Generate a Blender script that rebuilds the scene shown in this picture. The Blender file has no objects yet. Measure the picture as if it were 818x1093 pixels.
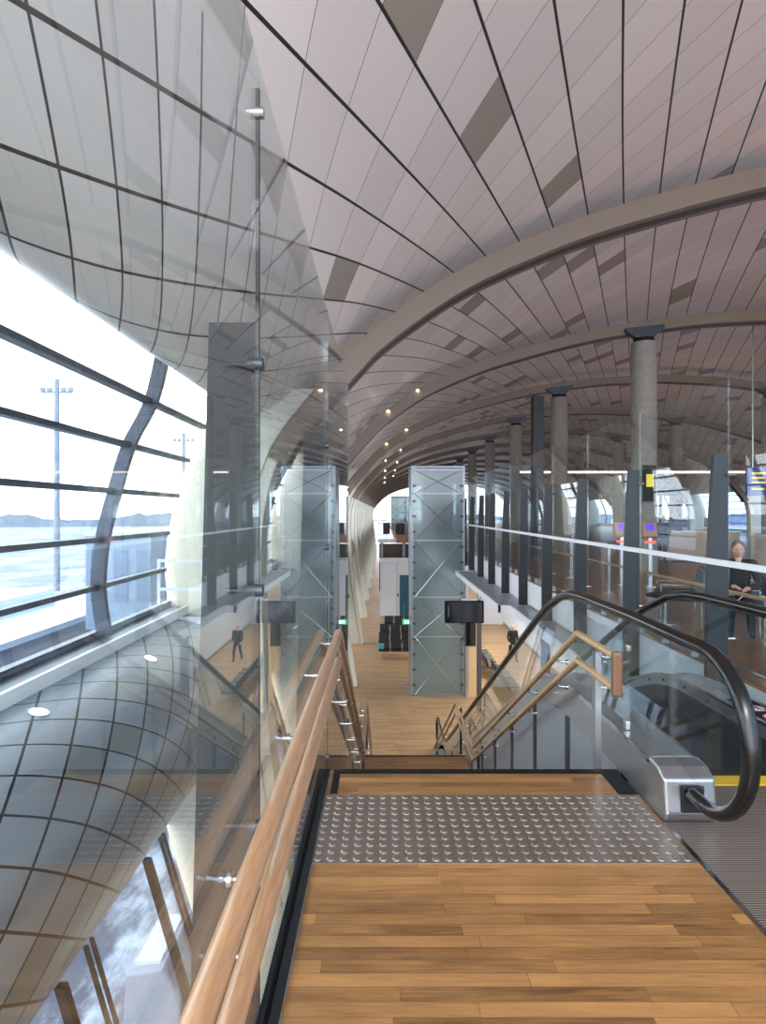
import bpy, math, random
from mathutils import Vector, Matrix
random.seed(7)
S = bpy.context.scene
C = S.collection
PI = math.pi
# ------------------------------------------------------------------ camera, world, exposure
cd = bpy.data.cameras.new('camera'); cam = bpy.data.objects.new('camera', cd); C.objects.link(cam)
cam.location = (0, 0, 1.75); cam.rotation_euler = (PI/2, 0, 0)
cd.sensor_fit = 'VERTICAL'; cd.sensor_height = 36; cd.lens = 650/1093*36; cd.clip_start = .05; cd.clip_end = 3000
S.camera = cam
S.view_settings.view_transform = 'Standard'; S.view_settings.look = 'None'
S.view_settings.gamma = 1; S.view_settings.use_curve_mapping = False
S.view_settings.exposure = 1.48
try:
    S.cycles.transparent_max_bounces = 40; S.cycles.max_bounces = 10; S.cycles.diffuse_bounces = 5; S.cycles.glossy_bounces = 5
    S.cycles.sample_clamp_indirect = 6
except Exception: pass
W = bpy.data.worlds.new('overcast_sky'); S.world = W; W.use_nodes = True
wn = W.node_tree.nodes; wl = W.node_tree.links; wn.clear()
wo = wn.new('ShaderNodeOutputWorld'); wb = wn.new('ShaderNodeBackground'); wt = wn.new('ShaderNodeTexCoord')
sx = wn.new('ShaderNodeSeparateXYZ'); mr = wn.new('ShaderNodeMapRange'); cr = wn.new('ShaderNodeValToRGB')
wl.new(wt.outputs['Generated'], sx.inputs[0]); wl.new(sx.outputs['X'], mr.inputs['Value'])
mr.inputs['From Min'].default_value = -.25; mr.inputs['From Max'].default_value = .6
wl.new(mr.outputs[0], cr.inputs[0]); wl.new(cr.outputs[0], wb.inputs[0])
cr.color_ramp.elements[0].color = (.985, .985, .99, 1); cr.color_ramp.elements[1].color = (.34, .46, .68, 1)
wb.inputs[1].default_value = 2.3
wl.new(wb.outputs[0], wo.inputs[0])

def area(name, loc, sx_, sy_, power, col=(1, 1, 1), rot=(0, 0, 0), spread=None):
    l = bpy.data.lights.new(name, 'AREA'); l.shape = 'RECTANGLE'; l.size = sx_; l.size_y = sy_; l.energy = power; l.color = col
    if spread: l.spread = spread
    o = bpy.data.objects.new(name, l); C.objects.link(o); o.location = loc; o.rotation_euler = rot; return o
# fill lights, added under the bridge deck to brighten the lower floor
area('deck_fill', (5.9, 22, -1.05), .3, 30, 420, (1, .95, .88))
area('deck_fill', (12, 40, -1.05), .3, 60, 300, (1, .95, .88))
area('gallery_fill', (1.4, -2.2, 4.6), 3.0, .6, 90, (1, .95, .9), (math.radians(24), 0, 0))  # unseen fill strip added behind the camera for the near area

# ------------------------------------------------------------------ materials
def srgb(r, g, b):
    f = lambda c: (c/255/12.92) if c/255 <= .04045 else ((c/255+.055)/1.055)**2.4
    return (f(r), f(g), f(b), 1)
def mat(name, col, rough=.5, metal=0, emit=None, es=1, noise=0, nscale=20, bump=0, spec=.5, stretch=(1, 1, 1)):
    m = bpy.data.materials.new(name); m.use_nodes = True
    n = m.node_tree.nodes; l = m.node_tree.links; b = n['Principled BSDF']
    b.inputs['Base Color'].default_value = col; b.inputs['Roughness'].default_value = rough; b.inputs['Metallic'].default_value = metal
    b.inputs['Specular IOR Level'].default_value = spec
    if emit: b.inputs['Emission Color'].default_value = emit; b.inputs['Emission Strength'].default_value = es
    if noise or bump:
        tc = n.new('ShaderNodeTexCoord'); mp = n.new('ShaderNodeMapping'); nz = n.new('ShaderNodeTexNoise')
        mp.inputs['Scale'].default_value = stretch; nz.inputs['Scale'].default_value = nscale; nz.inputs['Detail'].default_value = 5
        l.new(tc.outputs['Object'], mp.inputs[0]); l.new(mp.outputs[0], nz.inputs[0])
        if noise:
            r = n.new('ShaderNodeValToRGB'); l.new(nz.outputs[0], r.inputs[0]); l.new(r.outputs[0], b.inputs['Base Color'])
            r.color_ramp.elements[0].position = .3; r.color_ramp.elements[1].position = .7
            r.color_ramp.elements[0].color = tuple(c*(1-noise) for c in col[:3])+(1,)
            r.color_ramp.elements[1].color = tuple(min(1, c*(1+noise)) for c in col[:3])+(1,)
        if bump:
            bm_ = n.new('ShaderNodeBump'); bm_.inputs['Strength'].default_value = bump; bm_.inputs['Distance'].default_value = .01
            l.new(nz.outputs[0], bm_.inputs['Height']); l.new(bm_.outputs[0], b.inputs['Normal'])
    return m
def glass(name, tint=(.93, .97, .96), f0=.045, body=0, bodycol=(.5, .6, .58), rough=0.0, k=1.0):
    """thin architectural glass: transparent + mirror by a Schlick term on |cos|, plus an optional frosted body"""
    m = bpy.data.materials.new(name); m.use_nodes = True
    n = m.node_tree.nodes; l = m.node_tree.links; n.clear()
    out = n.new('ShaderNodeOutputMaterial'); tr = n.new('ShaderNodeBsdfTransparent'); gl = n.new('ShaderNodeBsdfGlossy')
    tr.inputs[0].default_value = tint+(1,); gl.inputs['Roughness'].default_value = rough; gl.inputs['Color'].default_value = (.95, .97, 1, 1)
    geo = n.new('ShaderNodeNewGeometry'); dot = n.new('ShaderNodeVectorMath'); dot.operation = 'DOT_PRODUCT'
    l.new(geo.outputs['Incoming'], dot.inputs[0]); l.new(geo.outputs['Normal'], dot.inputs[1])
    def M(op, a, b=None, c=None):
        x = n.new('ShaderNodeMath'); x.operation = op
        for i, v in enumerate((a, b, c)):
            if v is None: continue
            if isinstance(v, (int, float)): x.inputs[i].default_value = v
            else: l.new(v, x.inputs[i])
        return x.outputs[0]
    a = M('ABSOLUTE', dot.outputs['Value']); p = M('POWER', M('SUBTRACT', 1, a), 5)
    f = M('MULTIPLY', M('MULTIPLY_ADD', p, 1-f0, f0), k)
    mx = n.new('ShaderNodeMixShader'); l.new(f, mx.inputs[0])
    base = tr.outputs[0]
    if body:
        df = n.new('ShaderNodeBsdfDiffuse'); df.inputs[0].default_value = bodycol+(1,)
        tl = n.new('ShaderNodeBsdfTranslucent'); tl.inputs[0].default_value = bodycol+(1,)
        m1 = n.new('ShaderNodeMixShader'); l.new(df.outputs[0], m1.inputs[1]); l.new(tl.outputs[0], m1.inputs[2])
        m2 = n.new('ShaderNodeMixShader'); m2.inputs[0].default_value = body; l.new(tr.outputs[0], m2.inputs[1]); l.new(m1.outputs[0], m2.inputs[2]); base = m2.outputs[0]
    l.new(base, mx.inputs[1]); l.new(gl.outputs[0], mx.inputs[2]); l.new(mx.outputs[0], out.inputs[0])
    return m
def planks(name, c1, c2, rough=.35, w=.11, length=1.15, uv=False, rot=0):
    m = bpy.data.materials.new(name); m.use_nodes = True
    n = m.node_tree.nodes; l = m.node_tree.links; b = n['Principled BSDF']
    tc = n.new('ShaderNodeTexCoord'); mp = n.new('ShaderNodeMapping'); mp.inputs['Rotation'].default_value = (0, 0, rot)
    l.new(tc.outputs['Object'], mp.inputs[0])
    sp = n.new('ShaderNodeSeparateXYZ'); l.new(mp.outputs[0], sp.inputs[0])
    def M_(op, a, b_):
        x = n.new('ShaderNodeMath'); x.operation = op
        for i, v in enumerate((a, b_)):
            if isinstance(v, (int, float)): x.inputs[i].default_value = v
            elif v is not None: l.new(v, x.inputs[i])
        return x.outputs[0]
    row = M_('FLOOR', M_('DIVIDE', sp.outputs[1], w), None)
    rn = n.new('ShaderNodeTexWhiteNoise'); rn.noise_dimensions = '1D'; l.new(row, rn.inputs['W'])
    cx_ = n.new('ShaderNodeCombineXYZ'); l.new(M_('ADD', sp.outputs[0], M_('MULTIPLY', rn.outputs['Value'], length*3)), cx_.inputs[0]); l.new(sp.outputs[1], cx_.inputs[1])
    mp = cx_
    br = n.new('ShaderNodeTexBrick'); br.inputs['Scale'].default_value = 1; br.inputs['Brick Width'].default_value = length
    br.inputs['Row Height'].default_value = w; br.inputs['Mortar Size'].default_value = .0014; br.offset = 0; br.squash = 1.0; br.squash_frequency = 3; br.offset_frequency = 3
    br.inputs['Color1'].default_value = (0, 0, 0, 1); br.inputs['Color2'].default_value = (1, 1, 1, 1); br.inputs['Mortar'].default_value = (.3, .3, .3, 1)
    br.inputs['Mortar Smooth'].default_value = .2
    l.new(mp.outputs[0], br.inputs[0])
    g = n.new('ShaderNodeTexNoise'); mg = n.new('ShaderNodeMapping'); mg.inputs['Scale'].default_value = (1.5, 26, 6)
    # shift grain per plank
    add = n.new('ShaderNodeVectorMath'); add.operation = 'MULTIPLY_ADD'; add.inputs[1].default_value = (7, 3, 5)
    l.new(br.outputs['Color'], add.inputs[0]); l.new(mp.outputs[0], add.inputs[2]); l.new(add.outputs[0], mg.inputs[0])
    l.new(mg.outputs[0], g.inputs[0]); g.inputs['Scale'].default_value = 1.6; g.inputs['Detail'].default_value = 7; g.inputs['Distortion'].default_value = 2.2; g.inputs['Roughness'].default_value = .62
    big = n.new('ShaderNodeTexNoise'); mb = n.new('ShaderNodeMapping'); mb.inputs['Scale'].default_value = (1.4, 6, 1); l.new(add.outputs[0], mb.inputs[0]); l.new(mb.outputs[0], big.inputs[0]); big.inputs['Scale'].default_value = 1.6
    mix = n.new('ShaderNodeMix'); mix.data_type = 'FLOAT'; mix.inputs[0].default_value = .66
    l.new(br.outputs['Color'], mix.inputs[2]); l.new(g.outputs[0], mix.inputs[3])
    mix2 = n.new('ShaderNodeMix'); mix2.data_type = 'FLOAT'; mix2.inputs[0].default_value = .3
    l.new(mix.outputs[0], mix2.inputs[2]); l.new(big.outputs[0], mix2.inputs[3])
    r = n.new('ShaderNodeValToRGB'); l.new(mix2.outputs[0], r.inputs[0])
    e = r.color_ramp.elements; e[0].position = .22; e[1].position = .72
    e[0].color = c1; e[1].color = c2
    mm = n.new('ShaderNodeMix'); mm.data_type = 'RGBA'; mm.blend_type = 'MULTIPLY'; l.new(br.outputs['Fac'], mm.inputs[0])
    l.new(r.outputs[0], mm.inputs[6]); mm.inputs[7].default_value = (.62, .52, .45, 1)
    # knots / dark flecks
    kn = n.new('ShaderNodeTexNoise'); mk = n.new('ShaderNodeMapping'); mk.inputs['Scale'].default_value = (3, 22, 1); l.new(add.outputs[0], mk.inputs[0]); l.new(mk.outputs[0], kn.inputs[0]); kn.inputs['Scale'].default_value = 1.1; kn.inputs['Detail'].default_value = 2
    kr = n.new('ShaderNodeValToRGB'); l.new(kn.outputs[0], kr.inputs[0]); kr.color_ramp.elements[0].position = .7; kr.color_ramp.elements[0].color = (1, 1, 1, 1); kr.color_ramp.elements[1].position = .8; kr.color_ramp.elements[1].color = (.5, .4, .32, 1)
    m3 = n.new('ShaderNodeMix'); m3.data_type = 'RGBA'; m3.blend_type = 'MULTIPLY'; m3.inputs[0].default_value = 1; l.new(mm.outputs[2], m3.inputs[6]); l.new(kr.outputs[0], m3.inputs[7])
    l.new(m3.outputs[2], b.inputs['Base Color']); b.inputs['Roughness'].default_value = rough
    return m
def tiles(name, col, alt, ua, va, rough, metal=0, thick=.03, thin=.008, gap=(.02, .018, .016, 1), altp=.06, stagger=0):
    """cladding of rectangular sheets in UV space: bold joints one way, fine joints the other, a few sheets of another colour"""
    m = bpy.data.materials.new(name); m.use_nodes = True
    n = m.node_tree.nodes; l = m.node_tree.links; b = n['Principled BSDF']
    def M(op, a, b_=None, c=None):
        x = n.new('ShaderNodeMath'); x.operation = op
        for i, v in enumerate((a, b_, c)):
            if v is None: continue
            if isinstance(v, (int, float)): x.inputs[i].default_value = v
            else: l.new(v, x.inputs[i])
        return x.outputs[0]
    uv = n.new('ShaderNodeUVMap'); s = n.new('ShaderNodeSeparateXYZ'); l.new(uv.outputs[0], s.inputs[0])
    w = ua[2]/math.hypot(ua[0], ua[1]); h = va[2]/math.hypot(va[0], va[1])
    u = M('ADD', M('MULTIPLY', s.outputs[0], ua[0]/ua[2]), M('MULTIPLY', s.outputs[1], ua[1]/ua[2])); fu = M('FLOOR', u)
    v = M('ADD', M('MULTIPLY', s.outputs[0], va[0]/va[2]), M('MULTIPLY', s.outputs[1], va[1]/va[2]))
    if stagger: v = M('ADD', v, M('MULTIPLY', fu, stagger))
    fv = M('FLOOR', v)
    du = M('SUBTRACT', u, fu); dv = M('SUBTRACT', v, fv)
    lu = M('LESS_THAN', du, thick/w); lv = M('LESS_THAN', dv, thin/h)
    line = M('MAXIMUM', lu, lv)
    cb = n.new('ShaderNodeCombineXYZ'); l.new(fu, cb.inputs[0]); l.new(fv, cb.inputs[1])
    wn_ = n.new('ShaderNodeTexWhiteNoise'); wn_.noise_dimensions = '2D'; l.new(cb.outputs[0], wn_.inputs['Vector'])
    isalt = M('LESS_THAN', wn_.outputs['Value'], altp)
    mx = n.new('ShaderNodeMix'); mx.data_type = 'RGBA'; mx.inputs[6].default_value = col; mx.inputs[7].default_value = alt; l.new(isalt, mx.inputs[0])
    vv = M('MULTIPLY_ADD', wn_.outputs['Value'], .14, .93)
    hs = n.new('ShaderNodeHueSaturation'); l.new(mx.outputs[2], hs.inputs['Color']); l.new(vv, hs.inputs['Value'])
    ml = n.new('ShaderNodeMix'); ml.data_type = 'RGBA'; l.new(line, ml.inputs[0]); l.new(hs.outputs[0], ml.inputs[6]); ml.inputs[7].default_value = gap
    l.new(ml.outputs[2], b.inputs['Base Color'])
    b.inputs['Roughness'].default_value = rough; b.inputs['Metallic'].default_value = metal
    # each sheet is very slightly tilted against its neighbour
    hgt = M('ADD', M('MULTIPLY', du, .6), M('MULTIPLY', line, -1.2))
    bp = n.new('ShaderNodeBump'); bp.inputs['Strength'].default_value = .5; bp.inputs['Distance'].default_value = .03; l.new(hgt, bp.inputs['Height']); l.new(bp.outputs[0], b.inputs['Normal'])
    return m
def grooved(name, c1, c2, pitch, axis=1, rough=.35, metal=.8):
    m = bpy.data.materials.new(name); m.use_nodes = True
    n = m.node_tree.nodes; l = m.node_tree.links; b = n['Principled BSDF']
    tc = n.new('ShaderNodeTexCoord'); s = n.new('ShaderNodeSeparateXYZ'); l.new(tc.outputs['Object'], s.inputs[0])
    a = n.new('ShaderNodeMath'); a.operation = 'DIVIDE'; l.new(s.outputs[axis], a.inputs[0]); a.inputs[1].default_value = pitch
    f = n.new('ShaderNodeMath'); f.operation = 'FRACT'; l.new(a.outputs[0], f.inputs[0])
    r = n.new('ShaderNodeValToRGB'); l.new(f.outputs[0], r.inputs[0]); r.color_ramp.elements[0].position = .42; r.color_ramp.elements[0].color = c1; r.color_ramp.elements[1].position = .55; r.color_ramp.elements[1].color = c2
    l.new(r.outputs[0], b.inputs['Base Color']); b.inputs['Roughness'].default_value = rough; b.inputs['Metallic'].default_value = metal
    return m

OAK = planks('oak_parquet', srgb(58, 35, 17), srgb(168, 122, 74), .33, w=.068, length=.9)
OAKL = planks('oak_parquet_lower', srgb(134, 102, 68), srgb(198, 162, 118), .4, w=.13, length=1.6)
OAKH = planks('oak_parquet_hall', srgb(114, 72, 46), srgb(170, 118, 80), .3, w=.6, length=.6, rot=.5)
CEIL = tiles('ceiling_sheets', srgb(246, 234, 222), srgb(176, 164, 146), (1, -.42, .6), (1, .48, .66), .42, 0.0, .024, .006, altp=.07)
CEILL = tiles('ceiling_sheets_flare', srgb(240, 232, 222), srgb(196, 188, 176), (1, -.42, .6), (1, .48, .33), .42, 0.0, .024, .014, altp=.05)
BELLY = tiles('belly_sheets', srgb(146, 152, 160), srgb(134, 134, 132), (1.34, .616, .46), (-1.05, .788, .42), .3, .35, .02, .018, altp=.1)
RIBM = mat('rib_steel', srgb(134, 118, 102), .45, .1)
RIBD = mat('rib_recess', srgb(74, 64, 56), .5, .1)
CREAM = mat('cream_panel', srgb(222, 218, 200), .6, noise=.04, nscale=3)
STEEL = mat('brushed_steel', srgb(176, 178, 180), .28, .9, noise=.06, nscale=12, stretch=(1, 1, 20))
SATIN = mat('satin_steel', srgb(190, 192, 195), .2, 1)
DSTEEL = mat('dark_steel', srgb(74, 78, 84), .4, .6)
CLAD = mat('grey_cladding', srgb(152, 160, 170), .34, .55, noise=.05, nscale=6)
FIN = mat('fin_steel', srgb(46, 49, 50), .45, .3)
FRAME = mat('window_frame', srgb(74, 80, 92), .4, .4)
BRONZE = mat('bronze_frame', srgb(48, 38, 32), .4, .4)
BLACK = mat('black_metal', srgb(11, 12, 14), .55, spec=.25)
SEAL = mat('joint_seal', srgb(22, 24, 26), .95, spec=.1)
RUBBER = mat('handrail_rubber', srgb(14, 13, 13), .22)
SLOT = mat('dark_slot', srgb(18, 19, 22), .8)
WHITE = mat('white_panel', srgb(222, 226, 230), .5)
WHITEM = mat('white_metal', srgb(232, 234, 236), .35)
CONC = mat('concrete', srgb(150, 144, 134), .7, noise=.12, nscale=6, bump=.2)
RAILW = mat('oak_handrail', srgb(172, 130, 94), .3, noise=.2, nscale=9, stretch=(14, 1, 14))
RAILP = mat('pale_ash_handrail', srgb(176, 142, 100), .32, noise=.14, nscale=9, stretch=(14, 1, 14))
GLS = glass('clear_glass', f0=.05, k=.85)
GLW = glass('window_glass', tint=(.84, .88, .93), f0=.03)
GLF = glass('balustrade_glass', tint=(.92, .96, .95), f0=.05, k=.72)
GLE = glass('escalator_glass', tint=(.86, .90, .91), f0=.05, k=.8)
LIFTG = glass('lift_frosted_glass', tint=(.76, .84, .84), f0=.05, body=.38, bodycol=(.46, .55, .56), rough=.15)
GREENG = mat('glass_edge', srgb(120, 150, 140), .2)
TREAD = OAK
GRATE = grooved('grating', srgb(96, 102, 108), srgb(190, 196, 202), .04, 1, .4, .5)
GRATX = grooved('ledge_grating', srgb(70, 78, 88), srgb(158, 166, 176), .03, 0, .4, .5)
PLATE = grooved('comb_plate', srgb(60, 54, 50), srgb(150, 136, 126), .016, 1, .45, .4)
STEPM = grooved('step_cleats', srgb(14, 14, 15), srgb(80, 80, 84), .012, 0, .4, .6)
YEL = mat('yellow_line', srgb(226, 190, 40), .5)
TACT = mat('tactile_steel', srgb(146, 134, 124), .32, .75, noise=.06, nscale=3)
STUD = mat('stud_steel', srgb(110, 104, 98), .12, 1)
TEAL = mat('teal_door', srgb(30, 90, 110), .4)
SCREEN = mat('black_screen', srgb(10, 11, 14), .12)
SEATB = mat('black_leather', srgb(28, 26, 26), .45)
SEATG = mat('blue_grey_upholstery', srgb(72, 84, 98), .8)
WOODW = mat('ash_wall_panel', srgb(206, 176, 132), .5, noise=.1, nscale=5, stretch=(8, 8, 1))
COUNTER = mat('beige_counter', srgb(196, 176, 158), .4)
SKIN = mat('skin', srgb(206, 160, 136), .6)
CLOTH = mat('dark_cloth', srgb(28, 28, 34), .85)
CLOTHG = mat('charcoal_cloth', srgb(44, 46, 52), .85)
HAIRB = mat('blond_hair', srgb(214, 190, 150), .7)
HAIRD = mat('grey_hair', srgb(120, 112, 104), .7)
def glow(name, col, s): return mat(name, col, .5, emit=col, es=s)
WARM = glow('warm_lamp', (1, .72, .42, 1), 14)
COOL = glow('uplight_lamp', (1, .9, .74, 1), 2.2)
LINE = glow('linear_lamp', (1, .74, .62, 1), 1.6)
EXITG = glow('exit_green', srgb(40, 180, 130), .5)
WSIGN = glow('exit_white', (.9, 1, .95, 1), 1.4)
BSIGN = glow('board_blue', srgb(20, 45, 110), .3)
YTXT = glow('board_yellow', srgb(220, 200, 50), .25)
MAG = glow('reader_screen', srgb(100, 60, 200), .35)
REDL = glow('red_led', (1, .08, .05, 1), .7)
SNOW = mat('snow', srgb(205, 210, 216), .8, noise=.06, nscale=.3)
def apron():
    m = mat('snowy_apron', (.5, .5, .5, 1), .8); n = m.node_tree.nodes; l = m.node_tree.links
    tc = n.new('ShaderNodeTexCoord'); mp = n.new('ShaderNodeMapping'); mp.inputs['Scale'].default_value = (.5, .22, 1)
    nz = n.new('ShaderNodeTexNoise'); nz.inputs['Scale'].default_value = .22; nz.inputs['Detail'].default_value = 8; nz.inputs['Roughness'].default_value = .65
    r = n.new('ShaderNodeValToRGB'); l.new(tc.outputs['Object'], mp.inputs[0]); l.new(mp.outputs[0], nz.inputs[0]); l.new(nz.outputs[0], r.inputs[0])
    r.color_ramp.elements[0].position = .45; r.color_ramp.elements[0].color = srgb(116, 122, 130); r.color_ramp.elements[1].position = .56; r.color_ramp.elements[1].color = srgb(160, 165, 172)
    l.new(r.outputs[0], n['Principled BSDF'].inputs['Base Color']); return m
APRON = apron()
APRONN = apron(); APRONN.name = 'patchy_snow_tarmac'
for nd in APRONN.node_tree.nodes:
    if nd.bl_idname == 'ShaderNodeValToRGB':
        nd.color_ramp.elements[0].position = .5; nd.color_ramp.elements[0].color = srgb(84, 94, 112); nd.color_ramp.elements[1].position = .62; nd.color_ramp.elements[1].color = srgb(200, 210, 222)
    if nd.bl_idname == 'ShaderNodeTexNoise': nd.inputs['Scale'].default_value = 1.1
PALE = mat('hazy_trees', srgb(126, 134, 142), .9, noise=.1, nscale=.3)  # distance haze is put into this pale colour
HAZEB = mat('hazy_pale_blue', srgb(132, 148, 168), .5)  # blue lightened to carry the outdoor haze in the base colour
PGREY = mat('hazy_pale_grey', srgb(142, 148, 156), .6)  # grey of masts and other outdoor things, paled to imitate haze
TARM = mat('wet_tarmac', srgb(96, 104, 118), .5, noise=.2, nscale=2)

# ------------------------------------------------------------------ mesh helpers
class MB:
    def __init__(s): s.v = []; s.f = []; s.uv = None; s.mi = []; s.cm = 0
    def quad(s, a, b, c, d):
        i = len(s.v); s.v += [tuple(a), tuple(b), tuple(c), tuple(d)]; s.f.append((i, i+1, i+2, i+3)); s.mi.append(s.cm); return s
    def box(s, x0, x1, y0, y1, z0, z1, M=None):
        i = len(s.v)
        p = [(x, y, z) for z in (z0, z1) for y in (y0, y1) for x in (x0, x1)]
        if M: p = [tuple(M @ Vector(q)) for q in p]
        s.v += p
        for f in ((0, 2, 3, 1), (4, 5, 7, 6), (0, 1, 5, 4), (2, 6, 7, 3), (0, 4, 6, 2), (1, 3, 7, 5)):
            s.f.append(tuple(i+k for k in f)); s.mi.append(s.cm)
        return s
    def ext(s, poly, axis, a, b):
        """extrude polygon (2D) along axis from a to b.  axis x: poly=(y,z); y: (x,z); z: (x,y)"""
        def P(p, t): return (t, p[0], p[1]) if axis == 'x' else (p[0], t, p[1]) if axis == 'y' else (p[0], p[1], t)
        n = len(poly); i = len(s.v); s.v += [P(p, a) for p in poly]+[P(p, b) for p in poly]
        s.f.append(tuple(range(i, i+n))); s.f.append(tuple(range(i+2*n-1, i+n-1, -1))); s.mi += [s.cm]*2
        for k in range(n):
            q = (k+1) % n; s.f.append((i+k, i+n+k, i+n+q, i+q)); s.mi.append(s.cm)
        return s
    def band(s, top, bot, a, b):
        """solid between two polylines in (y,z), thickness in x from a to b"""
        n = len(top); i = len(s.v)
        for x in (a, b):
            s.v += [(x, p[0], p[1]) for p in top]+[(x, p[0], p[1]) for p in bot]
        for k in range(n-1):
            t0, t1, b0, b1 = i+k, i+k+1, i+n+k, i+n+k+1; o = 2*n
            for f in ((t0, t1, b1, b0), (t0+o, b0+o, b1+o, t1+o), (t0, t0+o, t1+o, t1), (b0, b1, b1+o, b0+o)): s.f.append(f); s.mi.append(s.cm)
        for k in (0, n-1):
            s.f.append((i+k, i+n+k, i+3*n+k, i+2*n+k)); s.mi.append(s.cm)
        return s
    def tube(s, pts, r, n=10, cap=True, ry=None, up=None):
        pts = [Vector(p) for p in pts]; i = len(s.v); ry = ry or r
        u = None
        for k, p in enumerate(pts):
            if k == 0: t = pts[1]-p
            elif k == len(pts)-1: t = p-pts[k-1]
            else: t = (pts[k+1]-p).normalized()+(p-pts[k-1]).normalized()
            t.normalize()
            if up is not None: u = Vector(up)
            elif u is None: u = Vector((0, 0, 1)) if abs(t.z) < .9 else Vector((1, 0, 0))
            w = t.cross(u).normalized(); u2 = w.cross(t).normalized()
            if up is None: u = u2
            mit = 1.0
            if 0 < k < len(pts)-1:
                c = t.dot((p-pts[k-1]).normalized()); mit = 1/max(.5, c)
            for j in range(n):
                a = 2*PI*j/n; s.v.append(tuple(p+w*math.cos(a)*r+u2*math.sin(a)*ry*(mit if n else 1)))
        for k in range(len(pts)-1):
            for j in range(n):
                q = (j+1) % n; s.f.append((i+k*n+j, i+k*n+q, i+(k+1)*n+q, i+(k+1)*n+j)); s.mi.append(s.cm)
        if cap:
            s.f.append(tuple(range(i+n-1, i-1, -1))); e = i+(len(pts)-1)*n; s.f.append(tuple(range(e, e+n))); s.mi += [s.cm]*2
        return s
    def cyl(s, a, b, r, r2=None, n=16):
        a = Vector(a); b = Vector(b); t = (b-a).normalized(); u = Vector((0, 0, 1)) if abs(t.z) < .9 else Vector((1, 0, 0))
        w = t.cross(u).normalized(); u = w.cross(t); i = len(s.v); r2 = r if r2 is None else r2
        for p, rr in ((a, r), (b, r2)):
            for j in range(n): q = 2*PI*j/n; s.v.append(tuple(p+w*math.cos(q)*rr+u*math.sin(q)*rr))
        for j in range(n): q = (j+1) % n; s.f.append((i+j, i+q, i+n+q, i+n+j)); s.mi.append(s.cm)
        s.f.append(tuple(range(i+n-1, i-1, -1))); s.f.append(tuple(range(i+n, i+2*n))); s.mi += [s.cm]*2
        return s
    def ball(s, c, rx, ry=None, rz=None, n=12, m=8):
        ry = ry or rx; rz = rz or rx; i = len(s.v)
        for a in range(m+1):
            th = PI*a/m
            for b in range(n): ph = 2*PI*b/n; s.v.append((c[0]+rx*math.sin(th)*math.cos(ph), c[1]+ry*math.sin(th)*math.sin(ph), c[2]+rz*math.cos(th)))
        for a in range(m):
            for b in range(n): q = (b+1) % n; s.f.append((i+a*n+b, i+(a+1)*n+b, i+(a+1)*n+q, i+a*n+q)); s.mi.append(s.cm)
        return s
    def build(s, name, m, parent=None, smooth=False, bevel=0, loc=None):
        me = bpy.data.meshes.new(name); me.from_pydata(s.v, [], s.f)
        ms = m if isinstance(m, (list, tuple)) else [m]
        for x in ms: me.materials.append(x)
        for p, k in zip(me.polygons, s.mi): p.material_index = min(k, len(ms)-1)
        import bmesh
        b = bmesh.new(); b.from_mesh(me); bmesh.ops.recalc_face_normals(b, faces=b.faces); b.to_mesh(me); b.free()
        if s.uv:
            ul = me.uv_layers.new(name='UVMap')
            for p in me.polygons:
                for li in p.loop_indices: ul.data[li].uv = s.uv[me.loops[li].vertex_index]
        o = bpy.data.objects.new(name, me); C.objects.link(o)
        if parent: o.parent = parent
        if loc: o.location = loc
        if smooth:
            for p in me.polygons: p.use_smooth = True
            try:
                me.set_sharp_from_angle(angle=math.radians(35))
            except Exception: pass
        if bevel:
            bv = o.modifiers.new('b', 'BEVEL'); bv.width = bevel; bv.segments = 2; bv.limit_method = 'ANGLE'
        return o
def tag(o, label=None, cat=None, group=None, kind=None):
    if label: o['label'] = label
    if cat: o['category'] = cat
    if group: o['group'] = group
    if kind: o['kind'] = kind
    return o
def struct(o): o['kind'] = 'structure'; return o
def thing(name, label, cat, group=None, loc=(0, 0, 0), rz=0):
    o = bpy.data.objects.new(name, None); C.objects.link(o); o.empty_display_size = .1
    o.location = loc; o.rotation_euler = (0, 0, rz); return tag(o, label, cat, group)
def dup(o, parent=None, loc=None, rz=None, label=None, group=None):
    c = o.copy(); C.objects.link(c)
    if parent: c.parent = parent
    if loc is not None: c.location = loc
    if rz is not None: c.rotation_euler = (0, 0, rz)
    if label: c['label'] = label
    if group: c['group'] = group
    for ch in list(o.children): dup(ch, c)
    return c
def catmull(pts, n=8):
    out = []; P = [pts[0]]+list(pts)+[pts[-1]]
    for i in range(1, len(P)-2):
        for k in range(n):
            t = k/n; q = []
            for d in range(2):
                a, b, c, e = P[i-1][d], P[i][d], P[i+1][d], P[i+2][d]
                q.append(.5*((2*b)+(-a+c)*t+(2*a-5*b+4*c-e)*t*t+(-a+3*b-3*c+e)*t**3))
            out.append(tuple(q))
    out.append(tuple(pts[-1])); return out
ORD = ['nearest', 'second', 'third', 'fourth', 'fifth', 'sixth', 'seventh', 'eighth', 'ninth', 'tenth', 'eleventh', 'twelfth', 'thirteenth', 'fourteenth']

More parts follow.
